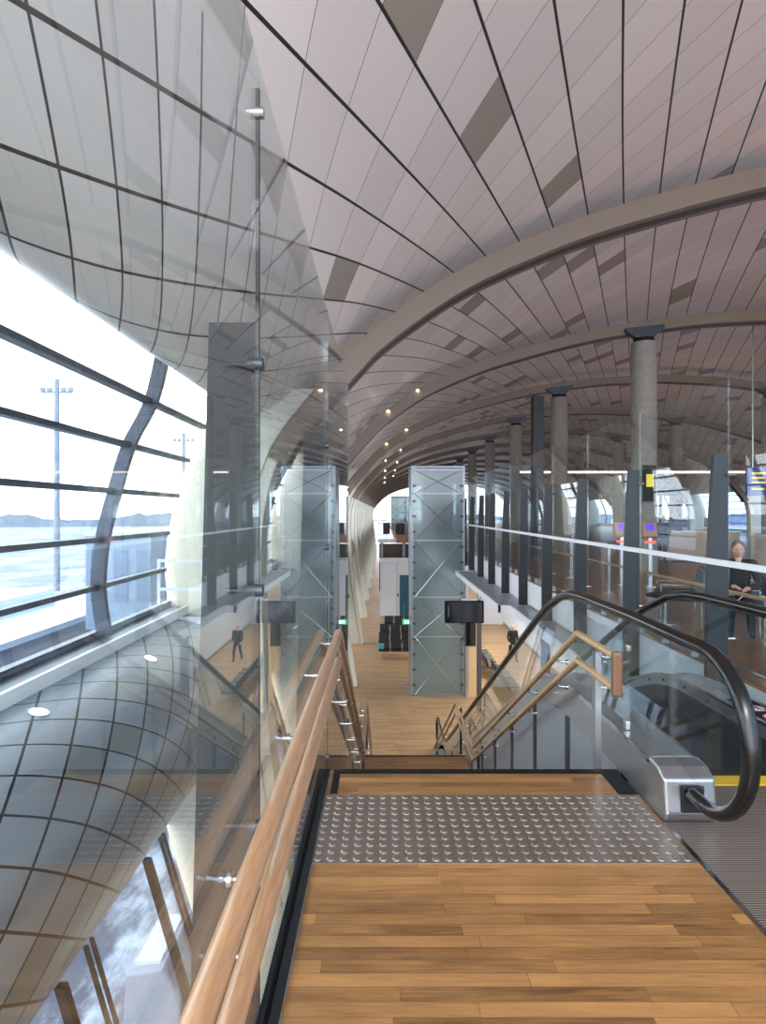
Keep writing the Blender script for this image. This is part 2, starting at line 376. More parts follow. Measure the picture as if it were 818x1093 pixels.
# ------------------------------------------------------------------ the setting
XC = 12.0
YB, YE = -2.0, 126.0
RIBY = [9.15+8.4*k for k in range(14)]
CPROF = [(-2.62, 3.6), (-2.42, 3.40), (-2.1, 3.22), (-1.78, 3.27), (-1.45, 3.5), (-1.1, 3.85), (-.72, 4.28), (-.2, 4.8), (.9, 5.55), (2.03, 6.08), (3.39, 6.58), (5.76, 7.22), (7.5, 7.55), (9.5, 7.8), (12, 7.92)]
CP = catmull(CPROF, 6)
CPF = CP+[(2*XC-p[0], p[1]) for p in reversed(CP[:-1])]
def loft(name, prof, y0, y1, m, parent=None, thick=None, L=0, flat=False):
    b = MB(); b.uv = []; n = len(prof)
    for k, p in enumerate(prof):
        if k: L += math.dist(p, prof[k-1])
        for y in (y0, y1): b.v.append((p[0], y, p[1])); b.uv.append((L, y))
    for k in range(n-1): b.f.append((2*k, 2*k+2, 2*k+3, 2*k+1)); b.mi.append(0)
    o = b.build(name, m, parent)
    for p in o.data.polygons: p.use_smooth = not flat
    if thick:
        md = o.modifiers.new('t', 'SOLIDIFY'); md.thickness = thick; md.offset = 0
    return o
def plen(P): return sum(math.dist(a, c) for a, c in zip(P, P[1:]))
ks = min(range(len(CPF)//2), key=lambda i: abs(CPF[i][0]+.85)); ke = len(CPF)-1-ks
ceil = struct(loft('ceiling', CPF[ks:ke+1], YB, YE, CEIL, L=plen(CPF[:ks+1])))
struct(loft('ceiling', CPF[:ks+1], YB, YE, CEILL)); struct(loft('ceiling', CPF[ke:], YB, YE, CEILL, L=plen(CPF[:ke+1])))
# outside roof skin so the ceiling is a closed slab
struct(loft('ceiling', [(p[0], p[1]+.45) for p in CPF], YB, YE, DSTEEL))
# belly bands under both window strips
BP = catmull([(-2.95, .22), (-2.6, .13), (-2.28, -.08), (-2.06, -.42), (-2.02, -.85), (-2.12, -1.3), (-2.42, -1.74), (-2.85, -2.36), (-3.25, -2.95)], 5)
struct(loft('wall_left', BP, YB, YE, BELLY))
struct(loft('wall_right', [(2*XC-p[0], p[1]) for p in BP], YB, YE, BELLY))
# window strips: upper facade profile and lower sloping glazing
WP = catmull([(-2.52, 3.62), (-2.67, 3.0), (-2.92, 2.51), (-3.08, 1.99), (-3.22, 1.44), (-3.27, .9), (-3.2, .36)], 4)
WT = [(-2.67, 3.0), (-2.92, 2.51), (-3.08, 1.99), (-3.22, 1.44), (-3.27, .9)]
def mullion(prof, y, w, d, mirror=False):
    """curved rectangular bar following prof in the plane y"""
    b = MB(); n = len(prof); s = -1 if mirror else 1
    f = lambda x: 2*XC-x if mirror else x
    for (x, z) in prof:
        for dx, dy in ((0, -w/2), (0, w/2), (-d, w/2), (-d, -w/2)): b.v.append((f(x+dx*1.0), y+dy, z))
    for k in range(n-1):
        for j in range(4): q = (j+1) % 4; b.f.append((4*k+j, 4*k+q, 4*k+4+q, 4*k+4+j)); b.mi.append(0)
    b.f.append((0, 1, 2, 3)); b.f.append((4*n-4, 4*n-3, 4*n-2, 4*n-1)); b.mi += [0, 0]
    return b
wi = 0
MULL = {0: [6.9, 2.2], 1: [16.5, 12.6]}
for side in (0, 1):
    mir = side == 1
    fx = (lambda x: 2*XC-x) if mir else (lambda x: x)
    for k in range(-1, 14):
        y0 = max(.75+8.4*k, YB); y1 = min(.75+8.4*(k+1), YE)
        wi += 1
        root = struct(bpy.data.objects.new('window_%d' % wi, None)); C.objects.link(root)
        loft('pane', [(fx(p[0]), p[1]) for p in [(-2.52, 3.62)]+WT+[(-3.2, .36)]], y0+.05, y1-.2, GLW, root, .012, flat=True)
        for my in MULL.get(k, [y0+2.1, y0+6.3]):
            if y0 < my < y1: mullion([(p[0]+.12, p[1]) for p in WP], my, .08, .15, mir).build('mullion', FRAME, root)
        for (x, z) in WT:
            b = MB(); b.box(min(fx(x-.03), fx(x+.07)), max(fx(x-.03), fx(x+.07)), y0+.05, y1-.15, z-.028, z+.028); b.build('transom', FRAME, root)
        b = MB(); b.box(min(fx(-3.29), fx(-3.2)), max(fx(-3.29), fx(-3.2)), y0, y1, .33, .41); b.build('sill_frame', FRAME, root)
        # lower glazing
        LP = [(-3.25, -2.95), (-2.44, -5.7)]
        wi += 1
        r2 = struct(bpy.data.objects.new('window_%d' % wi, None)); C.objects.link(r2)
        loft('pane', [(fx(p[0]), p[1]) for p in LP], y0+.05, y1-.2, GLW, r2, .012, flat=True)
        n_ = int((y1-y0)/2.3)
        yy = y0+.9
        while yy < y1-.3:
            mullion([(p[0]+.1, p[1]) for p in LP], yy, .09, .1, mir).build('mullion', BRONZE, r2)
            mullion([(p[0]+.05, p[1]) for p in LP], yy+.55, .03, .05, mir).build('glazing_bar', BRONZE, r2)
            mullion([(p[0]+.05, p[1]) for p in LP], yy+.68, .02, .05, mir).build('glazing_bar', BRONZE, r2)
            yy += 2.2
# sill ledges (grating with white upstand)
for side in (0, 1):
    f = (lambda x: 2*XC-x) if side else (lambda x: x)
    b = MB(); b.box(min(f(-3.25), f(-2.98)), max(f(-3.25), f(-2.98)), YB, YE, .28, .33); struct(b.build('trim_%d' % (1+side), GRATX))
    b = MB(); b.box(min(f(-2.98), f(-2.94)), max(f(-2.98), f(-2.94)), YB, YE, .2, .345); struct(b.build('trim_%d' % (3+side), WHITEM))

# arch ribs: beam + legs with their cheek panels
RB = [(12, 7.62), (9.5, 7.5), (7.5, 7.25), (5.76, 6.95), (3.39, 6.31), (2.03, 5.80), (.96, 5.28), (-.13, 4.51), (-.62, 4.02), (-1.22, 3.34), (-1.62, 2.8), (-1.86, 2.2), (-1.98, 1.5), (-2.0, .7), (-1.95, -.4), (-1.85, -1.8), (-1.6, -3.6), (-1.25, -5.7)]
RBC = catmull(RB, 5)
IDX = min(range(len(RBC)), key=lambda i: abs(RBC[i][1]-2.6)+abs(RBC[i][0]+1.7))
def offs(prof, d):
    out = []
    for k, p in enumerate(prof):
        a = prof[max(0, k-1)]; b = prof[min(len(prof)-1, k+1)]
        tx, tz = b[0]-a[0], b[1]-a[1]; L = math.hypot(tx, tz) or 1
        out.append((p[0]+tz/L*d, p[1]-tx/L*d))
    return out
def sweep_rib(prof, y, w, d, mir, inset=0):
    f = (lambda x: 2*XC-x) if mir else (lambda x: x)
    o = offs(prof, d)
    b = MB(); n = len(prof)
    for p, q in zip(prof, o): b.v += [(f(p[0]), y, p[1]), (f(p[0]), y+w, p[1]), (f(q[0]), y+w, q[1]), (f(q[0]), y, q[1])]
    for k in range(n-1):
        for j in range(4): q = (j+1) % 4; b.f.append((4*k+j, 4*k+q, 4*k+4+q, 4*k+4+j)); b.mi.append(0)
    b.f.append((0, 1, 2, 3)); b.f.append((4*n-4, 4*n-3, 4*n-2, 4*n-1)); b.mi += [0, 0]
    return b
def outer_x(z):
    """outer facade x at height z, for the cheek panels"""
    P = [(-2.5, 3.7), (-2.6, 3.3), (-2.72, 3.0), (-2.95, 2.51), (-3.12, 1.99), (-3.25, 1.44), (-3.3, .9), (-3.25, .36), (-3.25, 0), (-3.3, -2.95), (-2.44, -5.7)]
    for a, b in zip(P, P[1:]):
        if b[1] <= z <= a[1]: t = (a[1]-z)/(a[1]-b[1]); return a[0]+(b[0]-a[0])*t
    return P[-1][0]
for i, y in enumerate(RIBY):
    r = thing('arch_rib', '%s arched beige ceiling rib running down to the window wall' % (ORD[i] if i else 'nearest, largest'), 'arch rib', 'arched ceiling ribs', (0, y, 0))
    for mir in (False, True):
        o = sweep_rib(RBC[:IDX+1], -.0, .16, -.3, mir).build('beam', RIBM, r, True)
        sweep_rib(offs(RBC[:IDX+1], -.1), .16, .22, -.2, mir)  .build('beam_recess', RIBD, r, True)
        sweep_rib(RBC[:IDX+1], .38, .14, -.3, mir).build('beam_flange', RIBM, r, True)
        leg = RBC[IDX:]
        f = (lambda x: 2*XC-x) if mir else (lambda x: x)
        sweep_rib(leg, 0, .5, -.16, mir).build('leg', CREAM, r, True)
        # cheek: the deep plywood side between the leg and the facade
        b = MB(); pr = [p for p in RBC if p[0] < -.9]
        pts = [(f(p[0]-.03), p[1]) for p in pr]+[(f(outer_x(p[1])), p[1]) for p in reversed(pr) if p[1] <= 3.6]
        n = len(pr); b = MB(); k0 = len(b.v)
        for p in pr:
            for yy in (.04, .44): b.v.append((f(p[0]-.03), yy, p[1])); b.v.append((f(min(outer_x(min(p[1], 3.7)), p[0]-.05)), yy, p[1]))
        for k in range(n-1):
            a = 4*k; c = a+4
            for q in ((a, a+1, c+1, c), (a+2, c+2, c+3, a+3), (a+1, a+3, c+3, c+1), (a, c, c+2, a+2)): b.f.append(q); b.mi.append(0)
        b.build('cheek_panel', CREAM, r)

# floors
NOSE = 4.12
b = MB(); b.box(-.36, 1.58, YB, NOSE, -.3, 0); struct(b.build('floor', OAK))
b = MB(); b.box(1.58, 3.72, YB, 3.95, -.3, -.002); struct(b.build('floor', PLATE))
b = MB(); b.box(3.72, 2*XC+2.9, YB, YE, -.6, 0); b.box(1.0, 3.72, 46, YE, -.6, 0); struct(b.build('floor', OAKH))
b = MB(); b.box(-2.5, 2*XC+2.5, -3, YE, -6.0, -5.7); struct(b.build('floor', OAKL))
b = MB(); b.box(3.75, 2*XC+2.0, YB, YE, -1.0, -.62); struct(b.build('ceiling', WHITE))
# slab under the gallery
b = MB(); b.box(-.36, 3.7, YB, NOSE-.02, -.9, -.31); struct(b.build('floor', DSTEEL))
# white wall under the bridge deck
b = MB(); b.box(8.0, 8.2, 8, 40.5, -5.7, -1.0); struct(b.build('wall_right', WHITE))
b = MB(); b.box(8.0, 20, 40.5, 40.7, -5.7, -1.0); struct(b.build('wall_back', WHITE))
b = MB(); b.box(7.96, 8.0, 8, 40.5, -5.7, -5.55); struct(b.build('baseboard_right', STEEL))
# pier end: glazed gable
root = struct(bpy.data.objects.new('window_99', None)); C.objects.link(root)
for x in [-2+2.2*k for k in range(13)]: MB().box(x-.06, x+.06, YE, YE+.12, -5.7, 7.5).build('mullion', FRAME, root)
for z in (-3, 0, 2.4, 4.8): MB().box(-2.6, 26.6, YE, YE+.1, z-.06, z+.06).build('transom', FRAME, root)

# floor edge trims on the gallery
b = MB(); b.box(-.285, 1.58, NOSE-.05, NOSE+.01, -.03, .006); struct(b.build('trim_5', BLACK))
b = MB(); b.box(1.46, 1.58, 3.77, NOSE, -.02, .004); struct(b.build('trim_6', BLACK))
b = MB(); b.box(-.33, -.285, 3.78, NOSE, -.02, .005); struct(b.build('trim_7', BLACK))
b = MB(); b.box(1.575, 1.6, YB, 3.42, -.02, .005); struct(b.build('trim_8', SATIN))

# ------------------------------------------------------------------ staircase
st = thing('staircase', 'oak staircase descending in two flights between glass and escalator', 'staircase', loc=(.55, NOSE, 0))
def loc0(o, root): o.matrix_parent_inverse = root.matrix_world.inverted(); return o
R_, G_ = 2.85/17, .325
def stairflight(y0, z0):
    b = MB()
    for k in range(1, 18):
        z = z0-R_*k; y = y0+G_*(k-1); L = G_ if k < 17 else 0
        if L:
            o = MB().box(-.36-.55, 1.56-.55, y-NOSE-.02, y+L-NOSE, z-.05, z).build('tread', OAK, st)
            MB().box(-.36-.55, 1.56-.55, y+L-NOSE-.035, y+L-NOSE+.004, z-.035, z+.003).build('nosing', BLACK, st)
    b.ext([(y0-NOSE, z0-.25), (y0-NOSE, z0-.6), (y0+16*G_-NOSE, z0-2.85-.5), (y0+16*G_-NOSE, z0-2.85-.06)], 'x', -.3-.55, 1.5-.55).build('stringer', DSTEEL, st)
stairflight(NOSE, 0); yL0 = NOSE+16*G_; yL1 = 11.5
MB().box(-.36-.55, 1.56-.55, yL0-NOSE, yL1-NOSE, -3.1, -2.85).build('landing', OAK, st)
MB().box(-.36-.55, 1.56-.55, yL1-NOSE-.05, yL1-NOSE+.005, -2.9, -2.846).build('nosing', BLACK, st)
stairflight(yL1, -2.85); yF = yL1+16*G_
bpy.context.view_layer.update()

# tactile plate with domes
b = MB(); x0, x1, y0, y1 = -.365, 1.565, 3.03, 3.76
b.box(x0, x1, y0, y1, -.005, .004)
ny, nx = 11, 29; b.cm = 1
for j in range(ny):
    for i in range(nx):
        cx = x0+.035+(x1-x0-.07)*i/(nx-1); cy = y0+.033+(y1-y0-.066)*j/(ny-1)
        k = len(b.v); n = 10
        for (rr, zz) in ((.0215, .004), (.020, .0085), (.014, .0115)):
            for a in range(n): q = 2*PI*a/n; b.v.append((cx+rr*math.cos(q), cy+rr*math.sin(q), zz))
        for lv in range(2):
            for a in range(n): q = (a+1) % n; b.f.append((k+lv*n+a, k+lv*n+q, k+lv*n+n+q, k+lv*n+n+a)); b.mi.append(0)
        b.f.append(tuple(range(k+2*n, k+3*n))); b.mi.append(0)
tag(b.build('tactile_paving', [TACT, STUD]), 'steel tactile warning plate of raised studs at the stair head', 'tactile paving')

# ------------------------------------------------------------------ left glass balustrade
gb = thing('glass_balustrade', 'tall clear glass screen with steel fins left of the stairs', 'glass screen', loc=(-.4, 0, 0))
XG = -.40
def stairz(y):
    if y < NOSE: return 0
    if y < yL0: return -R_*((y-NOSE)/G_+1)
    if y < yL1: return -2.85
    if y < yF: return -2.85-R_*((y-yL1)/G_+1)
    return -5.7
T = .012
def pane_l(poly): return MB().ext(poly, 'x', -T/2, T/2).build('pane', GLS, gb)
pane_l([(YB, -.25), (-.47, -.25), (-.47, 3.18), (YB, 3.18)])
pane_l([(-.455, -.25), (1.935, -.25), (1.935, 3.18), (-.455, 3.18)])
pane_l([(1.95, -.25), (4.33, -.25), (4.33, 3.18), (1.95, 3.18)])
pane_l([(4.345, -.4), (6.9, -1.7), (6.9, 3.18), (4.345, 3.18)])
yy = 6.92
for y1 in (8.2, 9.4): pane_l([(yy, stairz(yy)-.25), (y1, stairz(y1)-.25), (y1, stairz(y1)+1.2), (yy, stairz(yy)+1.2)]); yy = y1+.015
pane_l([(9.42, -3.1), (11.45, -3.1), (11.45, -1.7), (9.42, -1.7)])
for a, c in ((11.5, 13.2), (13.22, 14.9), (14.92, 16.6)): pane_l([(a, stairz(a)-.2), (c, stairz(c)-.2), (c, stairz(c)+1.2), (a, stairz(a)+1.2)])
for jy, zb in ((-.46, -.7), (1.97, -.7), (4.34, -.9), (6.91, -2.3)):
    MB().ext([(-.012, zb), (-.012, 2.36), (-.16, 2.36), (-.225, 0), (-.235, zb)], 'y', jy-.012, jy+.012).build('fin', FIN, gb)
    zs = [2.22, 1.5, .75, .02] if jy < 6 else [2.0, .8, -.6]
    for z in zs:
        bb = MB(); bb.cyl((-.03, jy-.03, z), (.018, jy-.03, z), .02); bb.cyl((-.1, jy-.03, z), (-.03, jy-.03, z), .009)
        bb.build('glass_clamp', DSTEEL, gb, True)
MB().box(-.0065, .0065, 1.938, 1.947, .0, 3.10).build('joint_seal', SEAL, gb)
MB().box(-.0065, .0065, 4.333, 4.342, -.2, 2.4).build('joint_seal', SEAL, gb)
bb = MB(); bb.box(-.03, -.008, YB, NOSE, -.3, .02); bb.box(.008, .045, YB, NOSE, -.3, .012); bb.build('base_channel', BLACK, gb)
MB().box(.045, .052, YB, NOSE, -.1, .014).build('channel_trim', SATIN, gb)
bb = MB(); bb.cyl((-.02, 1.94, 3.02), (.02, 1.94, 3.02), .018); bb.build('glass_clamp', SATIN, gb, True)

# handrails
def rail_path(x, h, y_start, ext_y=.35):
    return [(x, y_start, h), (x, NOSE+ext_y, h), (x, yL0+.35, h-2.85), (x, yL1+.45, h-2.85), (x, yF+.3, h-5.7), (x, yF+.55, h-5.7)]
def rails(name, label, x, side, matr, ystart, dia=.024):
    t = thing(name, label, 'handrail', loc=(x, 0, 0))
    for h in (.86, .66):
        p = rail_path(0, h, ystart)
        MB().tube(p, dia, 14).build('rail', matr, t, True)
        ys = []
        y = max(ystart+.25, .6)
        while y < yF+.2: ys.append(y); y += .98
        for y in ys:
            # rail height at y
            for a, c in zip(p, p[1:]):
                if a[1] <= y <= c[1]: z = a[2]+(c[2]-a[2])*(y-a[1])/(c[1]-a[1])
            bb = MB(); bb.tube([(0, y, z-.02), (0, y, z-.055), (side*.03, y, z-.062), (side*.085, y, z-.062)], .008, 8)
            bb.cyl((side*.066, y, z-.062), (side*.078, y, z-.062), .022, n=14)
            bb.build('bracket', SATIN, t, True)
    return t
hl = rails('handrail', 'pair of round oak handrails fixed to the tall glass screen', -.325, -1, RAILW, -1.9, .030)
hr = rails('handrail', 'pair of pale wood handrails with end cap beside the escalator', 1.43, 1, RAILP, 3.74)
MB().tube([(0, 3.74, .885), (0, 3.74, .635)], .027, 14).build('end_piece', RAILW, hr, True)
MB().ext([(-.03, .625), (.03, .625), (.03, .895), (-.03, .895)], 'y', 3.70, 3.75).build('end_plate', mat('end_oak', srgb(112, 78, 52), .4), hr, bevel=.014)
MB().ext([(-.033, .622), (.033, .622), (.033, .898), (-.033, .898)], 'y', 3.712, 3.722).build('end_plate_rim', DSTEEL, hr, bevel=.004)
MB().box(-.03, -.022, 1.0, 1.1, 0, .001)
pp = MB(); pp.box(.015, .055, 4.14, 4.2, -.2, .80); pp.build('post', STEEL, hr)
for y in (yL0+.3, yL1+.3, yF+.2):
    z = -2.85 if y < 13 else -5.7
    MB().box(.06, .10, y, y+.05, z-.1, z+.8).build('post', DSTEEL, hr)
# posts of the left rails at landing and foot
for y in (yL0+.3, yL1+.3, yF+.2):
    z = -2.85 if y < 13 else -5.7
    MB().box(-.01, .03, y, y+.05, z, z+.8).build('post', DSTEEL, hl)

# ------------------------------------------------------------------ escalator
es = thing('escalator', 'escalator with glass sides and black handrails right of the stairs', 'escalator', loc=(2.24, 0, 0))
def smoothpath():
    P = []
    cy, cz, r = 3.26, .60, .42
    for a in range(-90, -271, -12): P.append((cy+r*math.cos(math.radians(a)) if False else cy-r*math.sin(math.radians(-a-90)), cz-r*math.cos(math.radians(-a-90))))
    P += [(4.2, 1.03), (5.2, 1.02)]
    P += [(5.55, 1.0), (5.88, .935), (6.39, .745), (6.96, .47), (8.0, -.07), (16.2, -4.3), (16.7, -4.52), (17.2, -4.66), (17.8, -4.70), (19.0, -4.70)]
    cy2 = 19.0
    for a in range(12, 181, 12): P.append((cy2+.42*math.sin(math.radians(a)), -5.12+.42*math.cos(math.radians(a))))
    return P
HP = smoothpath()
TOP = [p for p in HP[15:] if p[0] <= 19.0 and p[1] > -4.75]
def hz(y):
    for a, c in zip(TOP, TOP[1:]):
        if a[0] <= y <= c[0]: return a[1]+(c[1]-a[1])*(y-a[0])/(c[0]-a[0])
    return TOP[0][1] if y < TOP[0][0] else -4.70
YS = [3.26+.1*i for i in range(0, 158)]
def dz(y):  # deck top height
    return hz(y)-.74 if y < 17.5 else -5.42
for x in (-.52, .52):
    pts = [(x, 3.62, .19), (x, 3.45, .18)]+[(x, p[0], p[1]) for p in HP]+[(x, 18.7, -5.54)]
    MB().tube(pts, .043, 14, ry=.036, up=None).build('handrail_belt', RUBBER, es, True)
    # guide profile under the belt
    g_ = [(x, y, hz(y)-.035) for y in YS[2:]]
    MB().tube(g_, .01, 6).build('rail_guide', DSTEEL, es, True)
    # glass
    top = [(2.86, .62), (2.88, .75), (2.93, .85), (3.02, .94), (3.14, .985)]+[(y, hz(y)-.04) for y in YS]
    bot = [(2.86, .60), (2.88, .46), (2.93, .36), (3.02, .27), (3.14, .225)]+[(y, max(dz(y), -99)-.02) for y in YS]
    MB().band(top, bot, x-.005, x+.005).build('glass_panel', GLE, es)
    # deck
    w0, w1 = x-.13, x+.13
    YD = [3.62+.1*i for i in range(0, 152)]
    tp = [(y, dz(y)) for y in YD]; bt = [(y, dz(y)-.28) for y in YD]
    MB().band(tp, bt, w0, w1).build('deck', STEEL, es)
    inner = w1 if x < 0 else w0
    sgn = 1 if x < 0 else -1
    MB().band([(y, dz(y)+.012) for y in YD], [(y, dz(y)-.01) for y in YD], inner-sgn*.0, inner+sgn*.012).build('deck_trim', SATIN, es)
    outer = w0 if x < 0 else w1
    MB().band([(y, dz(y)+.006) for y in YD], [(y, dz(y)-.03) for y in YD], outer-sgn*.01, outer).build('deck_trim', SATIN, es)
    MB().band([(y, dz(y)-.1) for y in YD], [(y, dz(y)-.5) for y in YD], inner, inner+sgn*.01).build('skirt', DSTEEL, es)
    MB().box(x-.008, x+.008, 3.3, 19, 0, 0)
    # newel end boxes
    bx = MB(); bx.ext([(3.44, 0), (3.66, 0), (3.66, .29), (3.6, .3), (3.50, .29), (3.42, .25), (3.40, .06)], 'x', w0-.01, w1+.02)
    bx.build('newel_box', STEEL, es, bevel=.015)
    MB().box(x-.055, x+.075, 3.392, 3.41, .07, .22).build('handrail_inlet', SLOT, es, bevel=.008)
    MB().box(w0, w1, 18.4, 18.9, -5.7, -5.42).build('newel_box', STEEL, es)
# screws on the inner trim
for y in (4.5, 4.9, 5.3, 5.7, 6.0):
    MB().cyl((.388, y, dz(y)-.05), (.38, y, dz(y)-.05), .012).build('sensor_dot', BLACK, es)
# steps
def sz(y):
    a, c = 5.3, 17.6
    if y <= a: return -.01
    return max(-5.7, min(-.01, -.516*(y-a-.35)))
y = 4.05; n = 0
while y < 18.6:
    z = round((sz(y+.2))/.2)*.2 if 5.6 < y < 17 else sz(y+.2)
    MB().box(-.38, .38, y, y+.4, z-.22, z).build('step', STEPM, es); y += .4
MB().box(-.38, .38, 3.9, 4.03, -.05, .004).build('comb_plate', YEL, es)
MB().box(-.38, .38, 18.4, 20.0, -5.74, -5.69).build('comb_plate', PLATE, es)
# grey cladding on the stair side and the far side
cy = 4.14
for y0 in [4.14+1.12*i for i in range(0, 13)]:
    y1 = y0+1.12-.10
    n = 6; ys = [y0+(y1-y0)*k/(n-1) for k in range(n)]
    zb = [min(stairz(y)-.3, dz(y)-.9) for y in ys]
    MB().band([(y, dz(y)-.28) for y in ys], [(y, max(z, -5.7)) for y, z in zip(ys, zb)], -.655, -.60).build('cladding_panel', CLAD, es)
    MB().box(-.672, -.652, y0-.015, y0+.012, max(-5.7, stairz(y0)-.3), dz(y0)-.28).build('panel_rib', STEEL, es)
ys = [4.14+.3*k for k in range(0, 48)]
MB().band([(y, dz(y)-.3) for y in ys], [(y, max(-5.7, min(stairz(y)-.3, dz(y)-1.0))) for y in ys], -.62, -.57).build('truss_side', SLOT, es)
MB().band([(y, dz(y)-.28) for y in ys], [(y, max(-5.7, dz(y)-1.3)) for y in ys], .60, .65).build('truss_side', CLAD, es)
# stickers on the far deck
MB().box(.44, .62, 4.05, 4.75, .29, .294).build('sign_strip', BLACK, es)
def sticker(y):
    s = MB().cyl((.53, y, .293), (.53, y, .297), .065, n=24).build('sign_disc', WHITEM, es, True)
    s['label'] = 'round white pictogram sticker with red edge'
    bb = MB()
    for k in range(24):
        a = 2*PI*k/24; c = 2*PI*(k+1)/24
        bb.quad((.53+.065*math.cos(a), y+.065*math.sin(a), .2975), (.53+.065*math.cos(c), y+.065*math.sin(c), .2975), (.53+.054*math.cos(c), y+.054*math.sin(c), .2975), (.53+.054*math.cos(a), y+.054*math.sin(a), .2975))
    bb.build('sign_ring', mat('sign_red', srgb(190, 40, 40), .5), s)
    fg = MB(); fg.cyl((.535, y+.028, .2975), (.535, y+.028, .2985), .011, n=10); fg.box(.522, .548, y-.03, y+.015, .2975, .2985); fg.box(.505, .525, y-.01, y+.0, .2975, .2985); fg.build('pictogram', BLACK, s)
sticker(4.32); sticker(4.52)

# small glass guard between stair post and escalator deck
gg = thing('glass_guard', 'narrow clear glass guard clamped on the escalator deck edge', 'glass panel', loc=(1.64, 4.05, .29))
MB().box(-.006, .006, 0, 1.1, .05, .62).build('pane', GLF, gg)
MB().box(-.016, .016, .02, .07, -.0, .06).build('clamp', STEEL, gg, bevel=.006)
MB().box(-.014, .014, .0, .04, .53, .57).build('clamp', STEEL, gg, bevel=.006)

# ------------------------------------------------------------------ bridge balustrade on the right
rb = thing('bridge_balustrade', 'long glass balustrade with tapering dark posts along the upper hall', 'balustrade', loc=(3.72, 0, 0))
PY = [6.55+2.255*k for k in range(-3, 10)]
for i, y in enumerate(PY):
    MB().ext([(-.02, -.62), (-.02, 2.36), (-.175, 2.36), (-.235, 1.2), (-.25, 0), (-.25, -.62)], 'y', y-.03, y+.03).build('post', FIN, rb)
    for z in (2.15, 1.2, .4):
        bb = MB(); bb.cyl((-.05, y-.06, z), (.03, y-.06, z), .018, n=10); bb.build('glass_clamp', SATIN, rb)
    bb = MB(); bb.box(-.03, .05, y-.02, y+.02, .02, .14); bb.box(-.03, .05, y+.72, y+.76, .02, .14); bb.box(-.03, .05, y+1.48, y+1.52, .02, .14); bb.build('kick_bracket', STEEL, rb)
for a, c in zip(PY, PY[1:]):
    MB().box(-.006, .006, a+.01, c-.01, .03, 3.18).build('pane', GLF, rb)
MB().box(-.27, -.24, YB, 27.2, 1.20, 1.26).build('top_bar', WHITEM, rb)
MB().tube([(.02, YB, .13), (.02, 27.2, .13)], .012, 8).build('kick_rail', STEEL, rb, True)
bb = MB()
for a, c in zip(PY, PY[1:]): bb.box(-.03, .0, a+.04, c-.04, -.58, -.01)
bb.build('white_fascia', WHITEM, rb)
hh = MB().tube([(.16, YB, .86), (.16, 27, .86)], .022, 10).build('hall_handrail', RAILP, rb, True)
for i, y in enumerate(PY): MB().tube([(.0, y, .8), (.1, y, .8), (.16, y, .85)], .008, 6).build('handrail_bracket', SATIN, hh)
# end pane facing the gallery
MB().box(0, 1.9, 27.2, 27.21, 0.03, 3.0).build('pane', GLF, rb)
# ledge
lg = thing('maintenance_ledge', 'grey grating ledge with white edge beam below the bridge balustrade', 'ledge', loc=(3.2, 0, -.62))
MB().box(.02, .52, -1, 15.4, -.1, 0).build('grating', GRATE, lg); MB().box(-.24, .46, 15.4, 24.4, -.1, 0).build('grating', GRATE, lg)
MB().box(-.03, .02, -1, 15.4, -.16, .02).build('edge_beam', WHITEM, lg); MB().box(-.29, -.24, 15.3, 24.4, -.16, .02).build('edge_beam', WHITEM, lg)
MB().box(-.29, .02, 15.3, 15.4, -.16, .02).build('edge_beam', WHITEM, lg); MB().box(-.29, .46, 24.4, 24.45, -.16, .02).build('edge_beam', WHITEM, lg)

# ------------------------------------------------------------------ columns
col0 = thing('column', 'nearest round concrete column with flared steel head', 'column', 'round concrete columns of the hall', (7.5, 17.5, 0))
MB().cyl((0, 0, 0), (0, 0, 6.60), .35, n=32).build('shaft', CONC, col0, True)
cp = MB(); cp.cyl((0, 0, 6.55), (0, 0, 6.72), .29, n=24); cp.build('neck', BLACK, col0, True)
cp = MB(); cp.ext([(-.2, 6.7), (.2, 6.7), (.55, 7.02), (.55, 7.12), (-.55, 7.0), (-.55, 6.92)], 'y', -.12, .12); cp.build('head_plate', DSTEEL, col0)
for k in range(1, 8):
    dup(col0, loc=(7.5, 17.5+8.4*k, 0), label='%s round concrete column from the front, between hall and balustrade' % ORD[k])
for k in range(0, 6):
    dup(col0, loc=(16.5, 17.5+8.4*k, 0), label='%s round concrete column of the far row, deep in the hall' % ORD[k], group='round concrete columns of the far row')

# ventilation tower
vt = thing('ventilation_tower', 'tall dark square tower standing behind the glass before the columns', 'tower', loc=(5.55, 21.9, 0))
MB().box(-.19, .19, -.19, .19, 0, 5.9).build('shaft', FIN, vt, bevel=.01)
MB().box(-.22, .22, -.22, .22, 0, .1).build('base', DSTEEL, vt)

